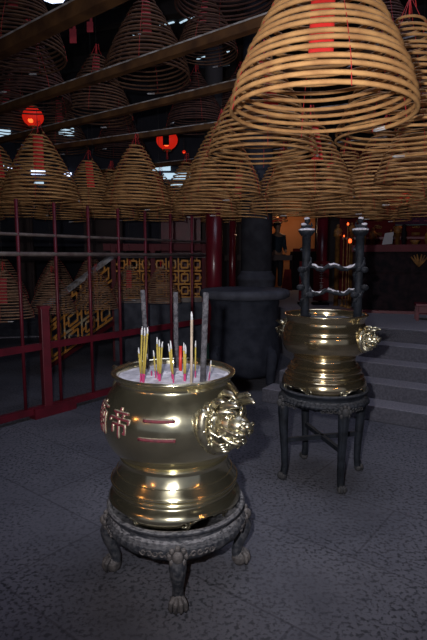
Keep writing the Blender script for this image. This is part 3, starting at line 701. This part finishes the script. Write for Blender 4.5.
def proto(seed, m, tagm, turns=19, tr=.0092, tagw=.10, tagf=(.40, .93), sag=.004, has_tag=True, tagoff=-.013):
    t = thing('incense_coil', 'proto', 'incense coil')
    b, e0, e1 = spiral_mesh(seed, turns, tr, sag=sag); obj('incense_spiral', b, m, t)
    b = bmesh.new(); tube(b, [e1, e0, Vector(e0) + (Vector(e0)-Vector(e1))*.35], [tr*1.02, tr*1.05, tr*.5], 6); obj('ash_tip', b, M['ash_tip'], t)
    rnd = random.Random(seed + 50); a0 = rnd.uniform(0, 1.5)
    for k in range(4):
        a = a0 + k*pi/2 + rnd.uniform(-.15, .15); b = bmesh.new()
        tube(b, [((coil_r(f) + tr*.8)*cos(a), (coil_r(f) + tr*.8)*sin(a), f*HC - .004) for f in [i/12 for i in range(13)]] + [(.01*cos(a), .01*sin(a), HC + .10)], .0016, 4)
        obj('thread', b, M['thread'], t)
    if has_tag:
        b = bmesh.new(); N_, K_ = 6, 16; grid = []                       # folded paper strip lying just inside the cone
        for j in range(K_ + 1):
            f = tagf[0] + (tagf[1]-tagf[0])*j/K_; rr = coil_r(f) + tagoff; row = []
            for i in range(N_ + 1):
                x = -tagw/2 + tagw*i/N_; y = -math.sqrt(max(1e-5, rr*rr - x*x)); row.append((x, y, f*HC))
            grid.append(row)
        A_ = [[b.verts.new(p) for p in row] for row in grid]; B_ = [[b.verts.new((p[0], p[1]+.0015, p[2])) for p in row] for row in grid]
        for j in range(K_):
            for i in range(N_):
                b.faces.new((A_[j][i], A_[j][i+1], A_[j+1][i+1], A_[j+1][i])); b.faces.new((B_[j+1][i], B_[j+1][i+1], B_[j][i+1], B_[j][i]))
        for j in range(K_):
            b.faces.new((A_[j][0], A_[j+1][0], B_[j+1][0], B_[j][0])); b.faces.new((A_[j+1][N_], A_[j][N_], B_[j][N_], B_[j+1][N_]))
        obj('paper_tag', b, tagm, t)
    b = bmesh.new(); tube(b, [(0, 0, 0), (0, 0, 1)], .0022, 4); w = obj('hanging_wire', b, M['wire'], t); w.location = (0, 0, HC + .09)
    b = bmesh.new(); tube(b, [(0, 0, HC), (0, 0, HC+.12)], .006, 6); tube(b, [(0, 0, HC+.10), (.025, 0, HC+.12), (.035, 0, HC+.06)], [.004, .004, .003], 5); obj('bow', b, M['thread'], t)
    return t
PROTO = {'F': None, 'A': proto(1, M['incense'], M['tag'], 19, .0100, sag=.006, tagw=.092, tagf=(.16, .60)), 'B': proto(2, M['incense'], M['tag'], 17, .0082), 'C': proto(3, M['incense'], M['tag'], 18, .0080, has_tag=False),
         'D': proto(4, M['incense_dark'], M['tag_dim'], 17, .0088, tagw=.08), 'E': proto(5, M['incense_red'], M['tag_dim'], 20, .0085, has_tag=False, sag=.01)}
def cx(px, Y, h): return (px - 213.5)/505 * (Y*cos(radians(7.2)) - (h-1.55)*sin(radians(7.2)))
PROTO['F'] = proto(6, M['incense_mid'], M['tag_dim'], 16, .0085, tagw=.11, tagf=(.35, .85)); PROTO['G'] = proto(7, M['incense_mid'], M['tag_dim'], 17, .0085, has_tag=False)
used = set(); PLACED = []
def clear_spot(px, Y, h, sc):
    # slide along the sight line's floor direction until the cone hangs free of its neighbours
    for k in range(36):
        d = ((k + 1)//2) * .07 * (1 if k % 2 else -1); y = Y + d; x = cx(px, y, h); R_ = .40*sc
        if all(math.hypot(x-a, y-b) > (R_ + r)*.97 or abs(h - c) > .80*max(sc, r/.4) for a, b, c, r in PLACED): break
    else: y = Y; x = cx(px, y, h)
    PLACED.append((x, y, h, R_)); return x, y
def coil(kind, x, y, h, label, scale=1.0, group=None, rz=None, wire_top=5.4, sz=1.0, tilt=0.0):
    src = PROTO[kind]
    if kind not in used: r = src; used.add(kind)
    else:
        r = src.copy(); C.objects.link(r)
        for ch in src.children: c = ch.copy(); C.objects.link(c); c.parent = r
    r['label'] = label; r['category'] = 'incense coil'
    if group: r['group'] = group
    elif 'group' in r: del r['group']
    r.location = (x, y, h); r.scale = (scale, scale, scale*sz)
    a = math.atan2(-x, y)                                                     # tags roughly face the court
    rr = random.uniform(-.25, .25) if rz is None else rz
    r.rotation_euler = (tilt, random.uniform(-.012, .012), a + rr)
    for ch in r.children:
        if ch.name.startswith('support_wire'):
            ch.location = (0, 0, (wire_top - h)/(scale*sz)); ch.rotation_euler = (0, 0, YAW + pi*.5*0 + radians(13.2) - (a + rr)); ch.scale = (1/scale, 1, 1)
        if ch.name.startswith('hanging_wire'): ch.scale = (1, 1, max(.02, (wire_top - h - ch.location.z*scale*sz) / (scale*sz)))
    return r
TAN = 'tan incense coils hanging over the court'
NEAR = [  # kind, px, Y, h, scale, label
 ('A', 321, 2.28, 2.155, .975, 'largest and nearest tan incense coil, cut by the top edge of the photo'),
 ('B', 262, 3.86, 2.275, 1.0, 'tan coil with a red tag directly behind and below the nearest coil, left side'),
 ('C', 403, 3.05, 2.20, .98, 'tan coil with a red bow at its tip, at the right edge of the photo'),
 ('B', 41, 5.43, 2.12, 1.0, 'tan coil with a broad red tag right below the red lantern'),
 ('B', 90, 6.5, 2.12, .90, 'smaller tan coil with a red tag, just left of the untagged cone-shaped coil'),
 ('C', 137, 6.0, 2.12, 1.0, 'tan cone-shaped coil without a tag, third from the left in the lower row'),
 ('B', -3, 5.5, 2.12, 1.0, 'tan coil with a pale red tag cut by the left edge of the photo'),
 ('C', 187, 6.9, 2.10, .98, 'tan coil in front of the bright window slits, left of the big cluster'),
 ('C', 222, 5.1, 2.14, 1.0, 'tan coil at the left of the cluster, partly behind the tagged second coil'),
 ('B', 309, 4.75, 2.08, 1.0, 'tan coil below the middle of the nearest coil, with a red tag near its top'),
 ('C', 383, 4.95, 2.08, 1.0, 'tan coil below and right of the nearest coil, above the right rack post'),
 ('C', 425, 4.4, 2.12, 1.0, 'tan coil cut by the right photo edge, below the coil with the red bow'),
]
for k, px, Y, h, sc, lab in NEAR:
    x, y = clear_spot(px, Y, h, sc); coil(k, x, y, h, lab, sc, rz=(-.02 if px == 321 else None), wire_top=3.05)
BACK = [(20, 6.9, 2.08), (62, 7.4, 2.08), (112, 7.3, 2.08), (160, 7.6, 2.08), (-25, 7.2, 2.08), (205, 6.3, 2.06), (240, 6.1, 2.06), (262, 6.9, 2.08), (283, 5.9, 2.04), (330, 6.4, 2.05), (346, 5.6, 2.03), (362, 7.1, 2.08), (428, 6.8, 2.08), (445, 5.6, 2.06), (300, 7.6, 2.1), (225, 7.8, 2.1), (385, 7.9, 2.1)]
for i, (px, Y, h) in enumerate(BACK):
    x, y = clear_spot(px, Y, h, .97); coil('C' if i % 3 else 'B', x, y, h, 'tan incense coil in the dense back rows behind the nearer tan coils', .97, 'back rows of tan incense coils', wire_top=3.05)
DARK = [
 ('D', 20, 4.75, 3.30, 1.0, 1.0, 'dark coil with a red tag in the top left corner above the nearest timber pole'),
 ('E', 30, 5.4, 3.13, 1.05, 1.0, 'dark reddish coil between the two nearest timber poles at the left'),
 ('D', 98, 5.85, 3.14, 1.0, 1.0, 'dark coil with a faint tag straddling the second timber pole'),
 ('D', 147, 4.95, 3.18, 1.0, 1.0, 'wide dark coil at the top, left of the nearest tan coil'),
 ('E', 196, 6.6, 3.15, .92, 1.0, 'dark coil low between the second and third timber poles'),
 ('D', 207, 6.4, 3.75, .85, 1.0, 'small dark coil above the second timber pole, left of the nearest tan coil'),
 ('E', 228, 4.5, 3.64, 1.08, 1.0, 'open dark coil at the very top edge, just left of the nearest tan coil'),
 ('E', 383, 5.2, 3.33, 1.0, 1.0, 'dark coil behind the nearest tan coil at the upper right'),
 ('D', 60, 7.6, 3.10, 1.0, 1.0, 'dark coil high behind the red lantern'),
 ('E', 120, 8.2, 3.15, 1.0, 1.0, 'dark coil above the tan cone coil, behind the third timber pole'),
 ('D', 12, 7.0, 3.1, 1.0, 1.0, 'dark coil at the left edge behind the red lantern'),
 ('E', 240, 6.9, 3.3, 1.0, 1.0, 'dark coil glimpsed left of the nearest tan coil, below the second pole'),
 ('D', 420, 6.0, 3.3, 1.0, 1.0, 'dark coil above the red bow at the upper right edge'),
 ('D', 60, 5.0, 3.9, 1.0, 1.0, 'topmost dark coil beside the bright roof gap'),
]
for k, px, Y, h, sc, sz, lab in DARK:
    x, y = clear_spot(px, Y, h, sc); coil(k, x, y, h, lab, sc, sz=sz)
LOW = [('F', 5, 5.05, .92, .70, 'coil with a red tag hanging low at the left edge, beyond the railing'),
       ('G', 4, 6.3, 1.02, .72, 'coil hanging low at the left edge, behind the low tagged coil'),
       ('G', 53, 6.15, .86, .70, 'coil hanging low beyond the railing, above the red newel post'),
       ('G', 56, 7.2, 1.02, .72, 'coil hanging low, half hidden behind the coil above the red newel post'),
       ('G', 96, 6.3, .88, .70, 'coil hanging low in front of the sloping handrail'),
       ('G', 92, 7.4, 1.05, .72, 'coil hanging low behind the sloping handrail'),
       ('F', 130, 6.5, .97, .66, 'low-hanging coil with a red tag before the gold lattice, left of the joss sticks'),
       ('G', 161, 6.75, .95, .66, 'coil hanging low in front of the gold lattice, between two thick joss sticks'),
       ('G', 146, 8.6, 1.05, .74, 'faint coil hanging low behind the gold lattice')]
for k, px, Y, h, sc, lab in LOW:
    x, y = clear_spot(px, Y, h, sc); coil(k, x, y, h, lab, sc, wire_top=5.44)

# ------------------------------------------------------------------ lanterns
def lantern(px, py, Y, r, label, tall=.9):
    p = px_at_Y(px, py, Y); t = thing('red_lantern', label, 'lantern', p)
    b = bmesh.new(); pr = [(r*.42, -r*tall)] + [(r*cos(radians(q)), r*tall*sin(radians(q))) for q in range(-60, 61, 12)] + [(r*.42, r*tall)]
    lathe(b, pr, 48, rmod=lambda j, a: r*.035*cos(a*16)); obj('shade', b, M['lantern'], t)
    b = bmesh.new(); lathe(b, [(r*.2, r*tall), (r*.45, r*tall), (r*.45, r*(tall+.14)), (r*.2, r*(tall+.14))], 24, closed=True); obj('cap_ring', b, M['gold'], t); b = bmesh.new(); lathe(b, [(r*.2, -r*(tall+.14)), (r*.45, -r*(tall+.14)), (r*.45, -r*tall), (r*.2, -r*tall)], 24, closed=True); obj('cap_ring', b, M['gold'], t)
    b = bmesh.new(); tube(b, [(0, 0, r*tall), (0, 0, 5.4 - p.z)], .004, 5); obj('cord', b, M['wire'], t)
    b = bmesh.new(); tube(b, [(0, 0, -r*(tall+.1)), (0, 0, -r*(tall+.9))], [r*.08, r*.12], 8); obj('tassel', b, M['tag_dim'], t)
    
    b = bmesh.new(); ball(b, (0, -r*.55, -r*.42), (r*.36, r*.36, r*.30)); obj('bulb', b, M['bulbred'], t)
    return t
lantern(33, 117, 6.6, .125, 'glowing red lantern above the tagged tan coil at the left')
t = lantern(167, 140, 8.6, .17, 'small glowing red lantern among the coils left of the window slits')
b = bmesh.new(); box(b, (0, -.19, 0), (.10, .02, .24)); obj('dark_panel', b, M['darkwood'], t, False)
lantern(184, 152, 8.9, .03, 'tiny red lantern just right of the small glowing lantern')
for (px, py, Y) in ((70, 138, 7.8), (83, 136, 7.8), (73, 35, 5.6), (91, 26, 5.7)): pass
for (px, py, Y, w, h, lab) in ((73, 36, 5.9, .075, .15, 'small dark red paper slip hanging above the second timber pole, lower of two'), (90, 27, 6.0, .07, .11, 'small dark red paper slip hanging above the second timber pole, upper of two')):
    p = px_at_Y(px, py, Y); b = bmesh.new(); box(b, (0, 0, 0), (w, .006, h)); box(b, (w*.2, 0, h*.75), (w*.4, .006, h*.5)); tube(b, [(0, 0, h*.5), (0, 0, 5.4-p.z)], .002, 4)
    o = obj('paper_slip', b, M['tag_dim'], None, False, p); tag(o, lab, 'paper slip')

# ------------------------------------------------------------------ the altar hall on the platform
b = bmesh.new(); box(b, (1.93, 13.2, 2.35), (1.35, .1, 3.2)); struct('wall_alcove', b, M['orange'])
PZ = .735
def table(label, x, y, w, d, h, rz, mt, cloth=None):
    t = thing('altar_table', label, 'table', (x, y, PZ), rz)
    b = bmesh.new(); box(b, (0, 0, h-.03), (w, d, .06), bevel=.008); obj('tabletop', b, mt[0], t, False)
    b = bmesh.new(); box(b, (0, -d*.42, h*.5-.03), (w*.94, .03, h-.06)); obj('front_panel', b, mt[1], t, False)
    for sx in (-1, 1):
        for sy in (-1, 1):
            b = bmesh.new(); box(b, (sx*(w*.47), sy*d*.43, (h-.06)/2), (.06, .06, h-.06)); obj('leg', b, mt[0], t, False)
    return t
table('dark altar table against the ochre wall, right of the standing person', 2.22, 12.5, .60, .5, .93, 0, (M['darkwood'], M['darkwood']))
b = bmesh.new(); box(b, (0, 0, 0), (.58, .02, .07)); o = obj('cloth_strip', b, M['redcloth'], None, False, (2.22, 12.4, PZ+.965)); tag(o, 'dull red cloth strip laid on the dark table by the ochre wall', 'cloth')
# red draped cloth beside the person
b = bmesh.new()
for k in range(7): tube(b, [(.02*k-.06, .01*(k % 2), .50), (.035*k-.12, .02*(k % 2), .0)], [.018, .028], 8)
o = obj('draped_cloth', b, M['redcloth'], None, True, (1.78, 12.15, PZ)); tag(o, 'dark red cloth hanging in folds at the right of the standing person', 'cloth')
# bulb on red board
t = thing('wall_lamp', 'small bright bulb on a dark red board above the standing person', 'lamp', px_at_Y(278, 216, 12.9))
b = bmesh.new(); box(b, (-.02, .05, -.02), (.26, .03, .34)); obj('board', b, M['redcloth'], t, False)
b = bmesh.new(); ball(b, (0, 0, 0), .035); obj('bulb', b, M['bulb'], t)
b = bmesh.new(); tube(b, [(0, .04, 0), (0, .0, 0)], .012, 8); obj('socket', b, M['wire'], t)

# counter along the right
ctr = thing('altar_counter', 'long black and dark red altar counter at the right above the steps', 'counter', (0, 0, 0))
c0 = Vector((1.95, 7.75, 0)); cd = Vector((.96, -.28, 0)).normalized()
def cp(s, z): p = c0 + cd*s; return (p.x, p.y, z)
obj('counter_top', beam(bmesh.new(), cp(.15, 1.665), cp(4.5, 1.665), .5, .10), M['ctrred'], ctr, False)
obj('front_panel', beam(bmesh.new(), cp(.2, 1.19), cp(4.5, 1.19), .40, .88), M['frontwood'], ctr, False)
nd = Vector((cd.y, -cd.x, 0))
for s in (.2, 1.0, 1.8, 2.6): 
    p = c0 + cd*s + nd*.21; obj('pilaster', BB((p.x, p.y, 1.19), (.05, .03, .84), math.atan2(cd.y, cd.x)), M['frontwood'], ctr, False)
b = bmesh.new(); p0 = c0 + nd*.215; beam(b, (p0.x + cd.x*.2, p0.y + cd.y*.2, 1.33), (p0.x + cd.x*4.4, p0.y + cd.y*4.4, 1.33), .03, .02); obj('moulding', b, M['frontwood'], ctr, False)
# gilded fan ornament fixed in the counter front
b = bmesh.new(); pf = c0 + cd*1.08 + nd*.235
for a in (-38, -24, -10, 10, 24, 38):
    q = Vector((cd.x*sin(radians(a)), cd.y*sin(radians(a)), cos(radians(a)))); st0 = Vector((pf.x, pf.y, 1.40)); tube(b, [st0, st0 + q*.10, st0 + q*.18], [.006, .014, .009], 8)
obj('gilt_fan_ornament', b, M['gold'], ctr)
o = struct('trim_4', beam(bmesh.new(), (1.75, 7.45, PZ+.02), (5.8, 6.25, PZ+.02), .08, .04), M['redpaint'])
# things on the counter
def counter_item(name, s, off, label, cat, bm, m, group=None, smooth=True):
    p = c0 + cd*s + nd*off; o = obj(name, bm, m, None, smooth, (p.x, p.y, 1.716)); tag(o, label, cat, group); return o
b = bmesh.new(); vs = [(-.09, 0, .0), (.06, 0, .015), (.10, .07, .19), (-.03, .07, .17)]
for dz in (0, .004): pass
a_ = [b.verts.new((x, y, z)) for x, y, z in vs]; c_ = [b.verts.new((x, y-.004, z)) for x, y, z in vs]
b.faces.new(a_); b.faces.new(c_[::-1])
for i in range(4): b.faces.new((a_[i], a_[(i+1) % 4], c_[(i+1) % 4], c_[i]))
counter_item('paper_sheet', .66, .08, 'tilted white sheet of paper standing on the red counter top', 'paper', b, M['white'], smooth=False)
def bowl(r): 
    b = bmesh.new(); lathe(b, [(.001, 0), (r*.5, 0), (r*.8, r*.5), (r, r*.9), (r*.93, r*.9), (r*.7, r*.5), (.001, r*.2)], 20); return b
counter_item('brass_bowl', 1.02, .12, 'small dull brass bowl on the counter right of the white paper', 'bowl', bowl(.07), M['gold'])
def jar(r, h):
    b = bmesh.new(); lathe(b, [(.001, 0), (r*.7, 0), (r, h*.25), (r, h*.6), (r*.5, h*.8), (r*.6, h), (.001, h)], 20); return b
for i, (s, r, h, m, lab) in enumerate([(.30, .05, .22, 'gold', 'leftmost gilt vase on the counter, near the right rack post'), (.88, .035, .30, 'darkwood', 'slim dark vase between the paper and the brass bowl'), (1.22, .05, .24, 'gold', 'gilt vase on the counter left of the plum sign'), (1.5, .05, .20, 'redpaint', 'dark red jar at the far right of the counter')]):
    counter_item('altar_vase', s, -.05, lab, 'vase', jar(r, h), M[m])
# retable behind with gilt figures and lamps
rt = thing('carved_retable', 'dark red carved altar screen with gilt panels behind the counter', 'altar screen', (0, 0, 0))
r0 = Vector((1.75, 9.0, 0)); rd = Vector((.97, -.24, 0)).normalized(); rn = Vector((rd.y, -rd.x, 0))
def rp(s, z, off=0): p = r0 + rd*s + rn*off; return Vector((p.x, p.y, z))
obj('back_board', beam(bmesh.new(), rp(.45, 2.15), rp(4.6, 2.15), .06, 2.7), M['redcloth'], rt, False)
for z in (1.85, 2.22, 2.62): obj('shelf', beam(bmesh.new(), rp(.5, z, .12), rp(4.5, z, .12), .2, .035), M['redpaint'], rt, False)
random.seed(21)
for i in range(9):
    b = bmesh.new(); s = .72 + i*.30; z = 2.02 + .02*(i % 2)
    beam(b, rp(s, z+.12, .06), rp(s+.13, z+.12, .06), .02, .05); beam(b, rp(s, z-.12, .06), rp(s+.13, z-.12, .06), .02, .05)
    for q in range(3): tube(b, spiral_pts(rp(s+.03+q*.035, z, .07), rd, (0, 0, 1), .035, .008, 1.2, 10, q), .009, 5)
    obj('gilt_panel', b, M['gold'], rt)
fig_px = [(338, 229, .13, 'yellow-gold seated figure left of the right rack post'), (352, 226, .10, 'gilt figure directly above the orange altar lights'), (373, 232, .12, 'gilt figure left of the white paper on the counter'), (398, 226, .12, 'gilt figure right of the white paper'), (391, 233, .09, 'small gilt figure right above the white paper')]
for i, (px, py, hgt, lab) in enumerate(fig_px):
    Y = 8.35; p = px_at_Y(px, py, Y); t_ = bmesh.new()
    lathe(t_, [(.001, -hgt*.9), (hgt*.55, -hgt*.9), (hgt*.5, -hgt*.5), (hgt*.32, 0), (hgt*.25, hgt*.15), (.001, hgt*.2)], 16)
    ball(t_, (0, 0, hgt*.36), (hgt*.2, hgt*.2, hgt*.24)); tube(t_, [(-hgt*.3, 0, 0), (-hgt*.45, -.02, -hgt*.3), (-hgt*.1, -hgt*.35, -hgt*.35)], hgt*.1, 7); tube(t_, [(hgt*.3, 0, 0), (hgt*.45, -.02, -hgt*.3), (hgt*.1, -hgt*.35, -hgt*.35)], hgt*.1, 7)
    lathe(t_, [(.001, -hgt*.9 - (p.z - hgt*.9 - PZ - 0)), (hgt*.3, -hgt*.9 - (p.z - hgt*.9 - PZ)), (hgt*.3, -hgt*.92), (hgt*.6, -hgt*.9), (.001, -hgt*.88)], 12)
    tag(obj('gilt_figure', t_, M['gold'], None, True, p), lab, 'statue', 'gilt altar figures')
for i, (px, py, r, lab) in enumerate([(348, 224, .016, 'small orange altar light, upper of the pair left of the right rack post'), (350, 241, .026, 'bright orange altar light, lower of the pair left of the right rack post'), (344, 236, .012, 'faint orange altar light left of the brighter one')]):
    p = px_at_Y(px, py, (8.1, 7.94, 8.26)[i]); t_ = thing('altar_light', lab, 'light', p, 0, 'orange altar lights')
    b = bmesh.new(); ball(b, (0, 0, 0), (r, r, r*1.4)); obj('bulb', b, M['bulbred'], t_)
    b = bmesh.new(); lathe(b, [(.001, -(p.z-PZ)), (.05, -(p.z-PZ)), (.012, -(p.z-PZ)+.04), (.010, -r-.03), (.022, -r-.01), (.001, -r)], 12); obj('stem', b, M['gold'], t_)
# plum sign with pale red marks
p = px_at_Y(416, 216, 8.2); t_ = thing('sign_board', 'plum sign board with red characters at the right edge above the counter', 'sign', p, radians(-14))
b = bmesh.new(); box(b, (0, 0, 0), (.62, .03, .30)); obj('board', b, M['purple'], t_, False)
b = bmesh.new(); box(b, (0, -.018, .14), (.62, .012, .012)); box(b, (0, -.018, -.14), (.62, .012, .012)); obj('frame', b, M['greenpaint'], t_, False)
b = bmesh.new()
for k in range(3):
    x = -.17 + .17*k
    for (x0, z0, x1, z1) in ((-.05, .07, .05, .07), (-.06, .02, .06, .02), (0, .09, 0, -.08), (-.05, -.08, .05, -.08), (-.05, -.03, -.02, .01), (.05, -.03, .02, .01)):
        beam(b, (x+x0, -.02, z0), (x+x1, -.02, z1), .006, .014)
obj('characters', b, M['sign_red'], t_, False)
# lettered red boards behind the rack
for i, (px, py, w, h, lab) in enumerate([(321, 281, .26, .66, 'red board with pale characters behind the rack, right of the left post'), (303, 281, .13, .66, 'narrow red board with pale characters just left of the rack')]):
    Y = 8.5; p = px_at_Y(px, py, Y); t_ = thing('lettered_board', lab, 'board', (p.x, p.y, PZ), 0)
    z = p.z - PZ
    b = bmesh.new(); box(b, (0, 0, z), (w, .03, h)); obj('board', b, M['redcloth'], t_, False)
    b = bmesh.new(); box(b, (0, .03, z*.5), (.05, .03, z)); box(b, (0, .03, .02), (w, .2, .04)); obj('foot', b, M['darkwood'], t_, False)
    b = bmesh.new(); rn_ = random.Random(i)
    for k in range(5):
        zz = z + h*.36 - k*h*.17
        for (x0, z0, x1, z1) in ((-.03, .03, .03, .03), (0, .045, 0, -.04), (-.025, 0, .025, 0), (-.035, -.04, .035, -.04)):
            if rn_.random() < .85: beam(b, (x0, -.02, zz+z0), (x1, -.02, zz+z1), .004, .008)
    obj('characters', b, M['inkwhite'], t_, False)
# red stool at the right edge
p = Vector((2.74, 6.45, PZ)); t_ = thing('wooden_stool', 'low red wooden stool at the right edge on the platform', 'stool', p, radians(-16))
b = bmesh.new(); box(b, (0, 0, .20), (.30, .24, .04), bevel=.006); obj('seat', b, M['redpaint'], t_, False)
for sx in (-1, 1):
    for sy in (-1, 1): obj('leg', BB((sx*.12, sy*.09, .09), (.035, .035, .18)), M['redpaint'], t_, False)
for sy in (-1, 1): obj('apron', BB((0, sy*.10, .14), (.24, .015, .08)), M['redpaint'], t_, False)

# ------------------------------------------------------------------ the person
def skin_body(name, verts, edges, m, parent, sub=2):
    me = bpy.data.meshes.new(name); me.from_pydata([v[:3] for v in verts], edges, []); me.materials.append(m)
    o = bpy.data.objects.new(name, me); C.objects.link(o); o.parent = parent
    md = o.modifiers.new('skin', 'SKIN')
    sv = me.skin_vertices[0].data if me.skin_vertices else None
    if sv is None:
        bmx = bmesh.new(); bmx.from_mesh(me); bmx.verts.layers.skin.verify(); bmx.to_mesh(me); bmx.free(); sv = me.skin_vertices[0].data
    for i, v in enumerate(verts): sv[i].radius = (v[3], v[4] if len(v) > 4 else v[3]); sv[i].use_root = (i == 0)
    md.use_smooth_shade = True
    s = o.modifiers.new('sub', 'SUBSURF'); s.levels = sub; s.render_levels = sub
    return o
pp = thing('person', 'person in dark clothes with short black hair, standing back-turned before the ochre wall', 'person', (1.50, 12.0, PZ), radians(25)); pp.scale = (.93, .93, .93)
bd = [(0, 0, .93, .13, .10), (0, .0, 1.10, .12, .09), (0, 0, 1.28, .15, .10), (0, 0, 1.40, .13, .08), (0, .0, 1.47, .055, .055), (0, -.01, 1.55, .06, .07), (0, -.015, 1.64, .078, .09), (0, -.01, 1.71, .045, .055),
      (-.17, 0, 1.38, .055), (-.21, .0, 1.13, .043), (-.19, -.09, .93, .034), (-.175, -.14, .88, .030, .02),
      (.17, 0, 1.38, .055), (.21, .0, 1.13, .043), (.18, -.12, .99, .034), (.15, -.17, .97, .030, .02),
      (-.09, 0, .86, .085), (-.095, -.01, .48, .060), (-.10, .02, .09, .040), (-.10, -.09, .035, .040, .03),
      (.09, 0, .86, .085), (.095, -.01, .48, .060), (.10, .02, .09, .040), (.10, -.09, .035, .040, .03)]
be = [(0, 1), (1, 2), (2, 3), (3, 4), (4, 5), (5, 6), (6, 7), (3, 8), (8, 9), (9, 10), (10, 11), (3, 12), (12, 13), (13, 14), (14, 15), (0, 16), (16, 17), (17, 18), (18, 19), (0, 20), (20, 21), (21, 22), (22, 23)]
skin_body('body', bd, be, M['skin'], pp)
jk = [(0, 0, .90, .15, .12), (0, 0, 1.10, .14, .11), (0, 0, 1.28, .165, .115), (0, 0, 1.41, .13, .09), (-.175, 0, 1.385, .068), (-.215, 0, 1.13, .056), (-.195, -.08, .96, .045), (.175, 0, 1.385, .068), (.215, 0, 1.13, .056), (.185, -.10, 1.01, .045)]
skin_body('jacket', jk, [(0, 1), (1, 2), (2, 3), (3, 4), (4, 5), (5, 6), (3, 7), (7, 8), (8, 9)], M['jacket'], pp)
tr_ = [(0, 0, .92, .14, .115), (-.09, 0, .84, .098), (-.095, -.005, .48, .075), (-.10, .015, .09, .062), (.09, 0, .84, .098), (.095, -.005, .48, .075), (.10, .015, .09, .062)]
skin_body('trousers', tr_, [(0, 1), (1, 2), (2, 3), (0, 4), (4, 5), (5, 6)], M['trousers'], pp)
b = bmesh.new(); ball(b, (0, .015, 1.675), (.092, .098, .088)); ball(b, (0, .05, 1.63), (.080, .06, .075)); obj('hair', b, M['hair'], pp)
for sx in (-1, 1):
    b = bmesh.new(); ball(b, (sx*.083, -.01, 1.635), (.012, .02, .03), u=8, v=6); obj('ear', b, M['skin'], pp)
b = bmesh.new(); ball(b, (0, -.11, 1.63), (.012, .016, .02), u=8, v=6); obj('nose', b, M['skin'], pp)
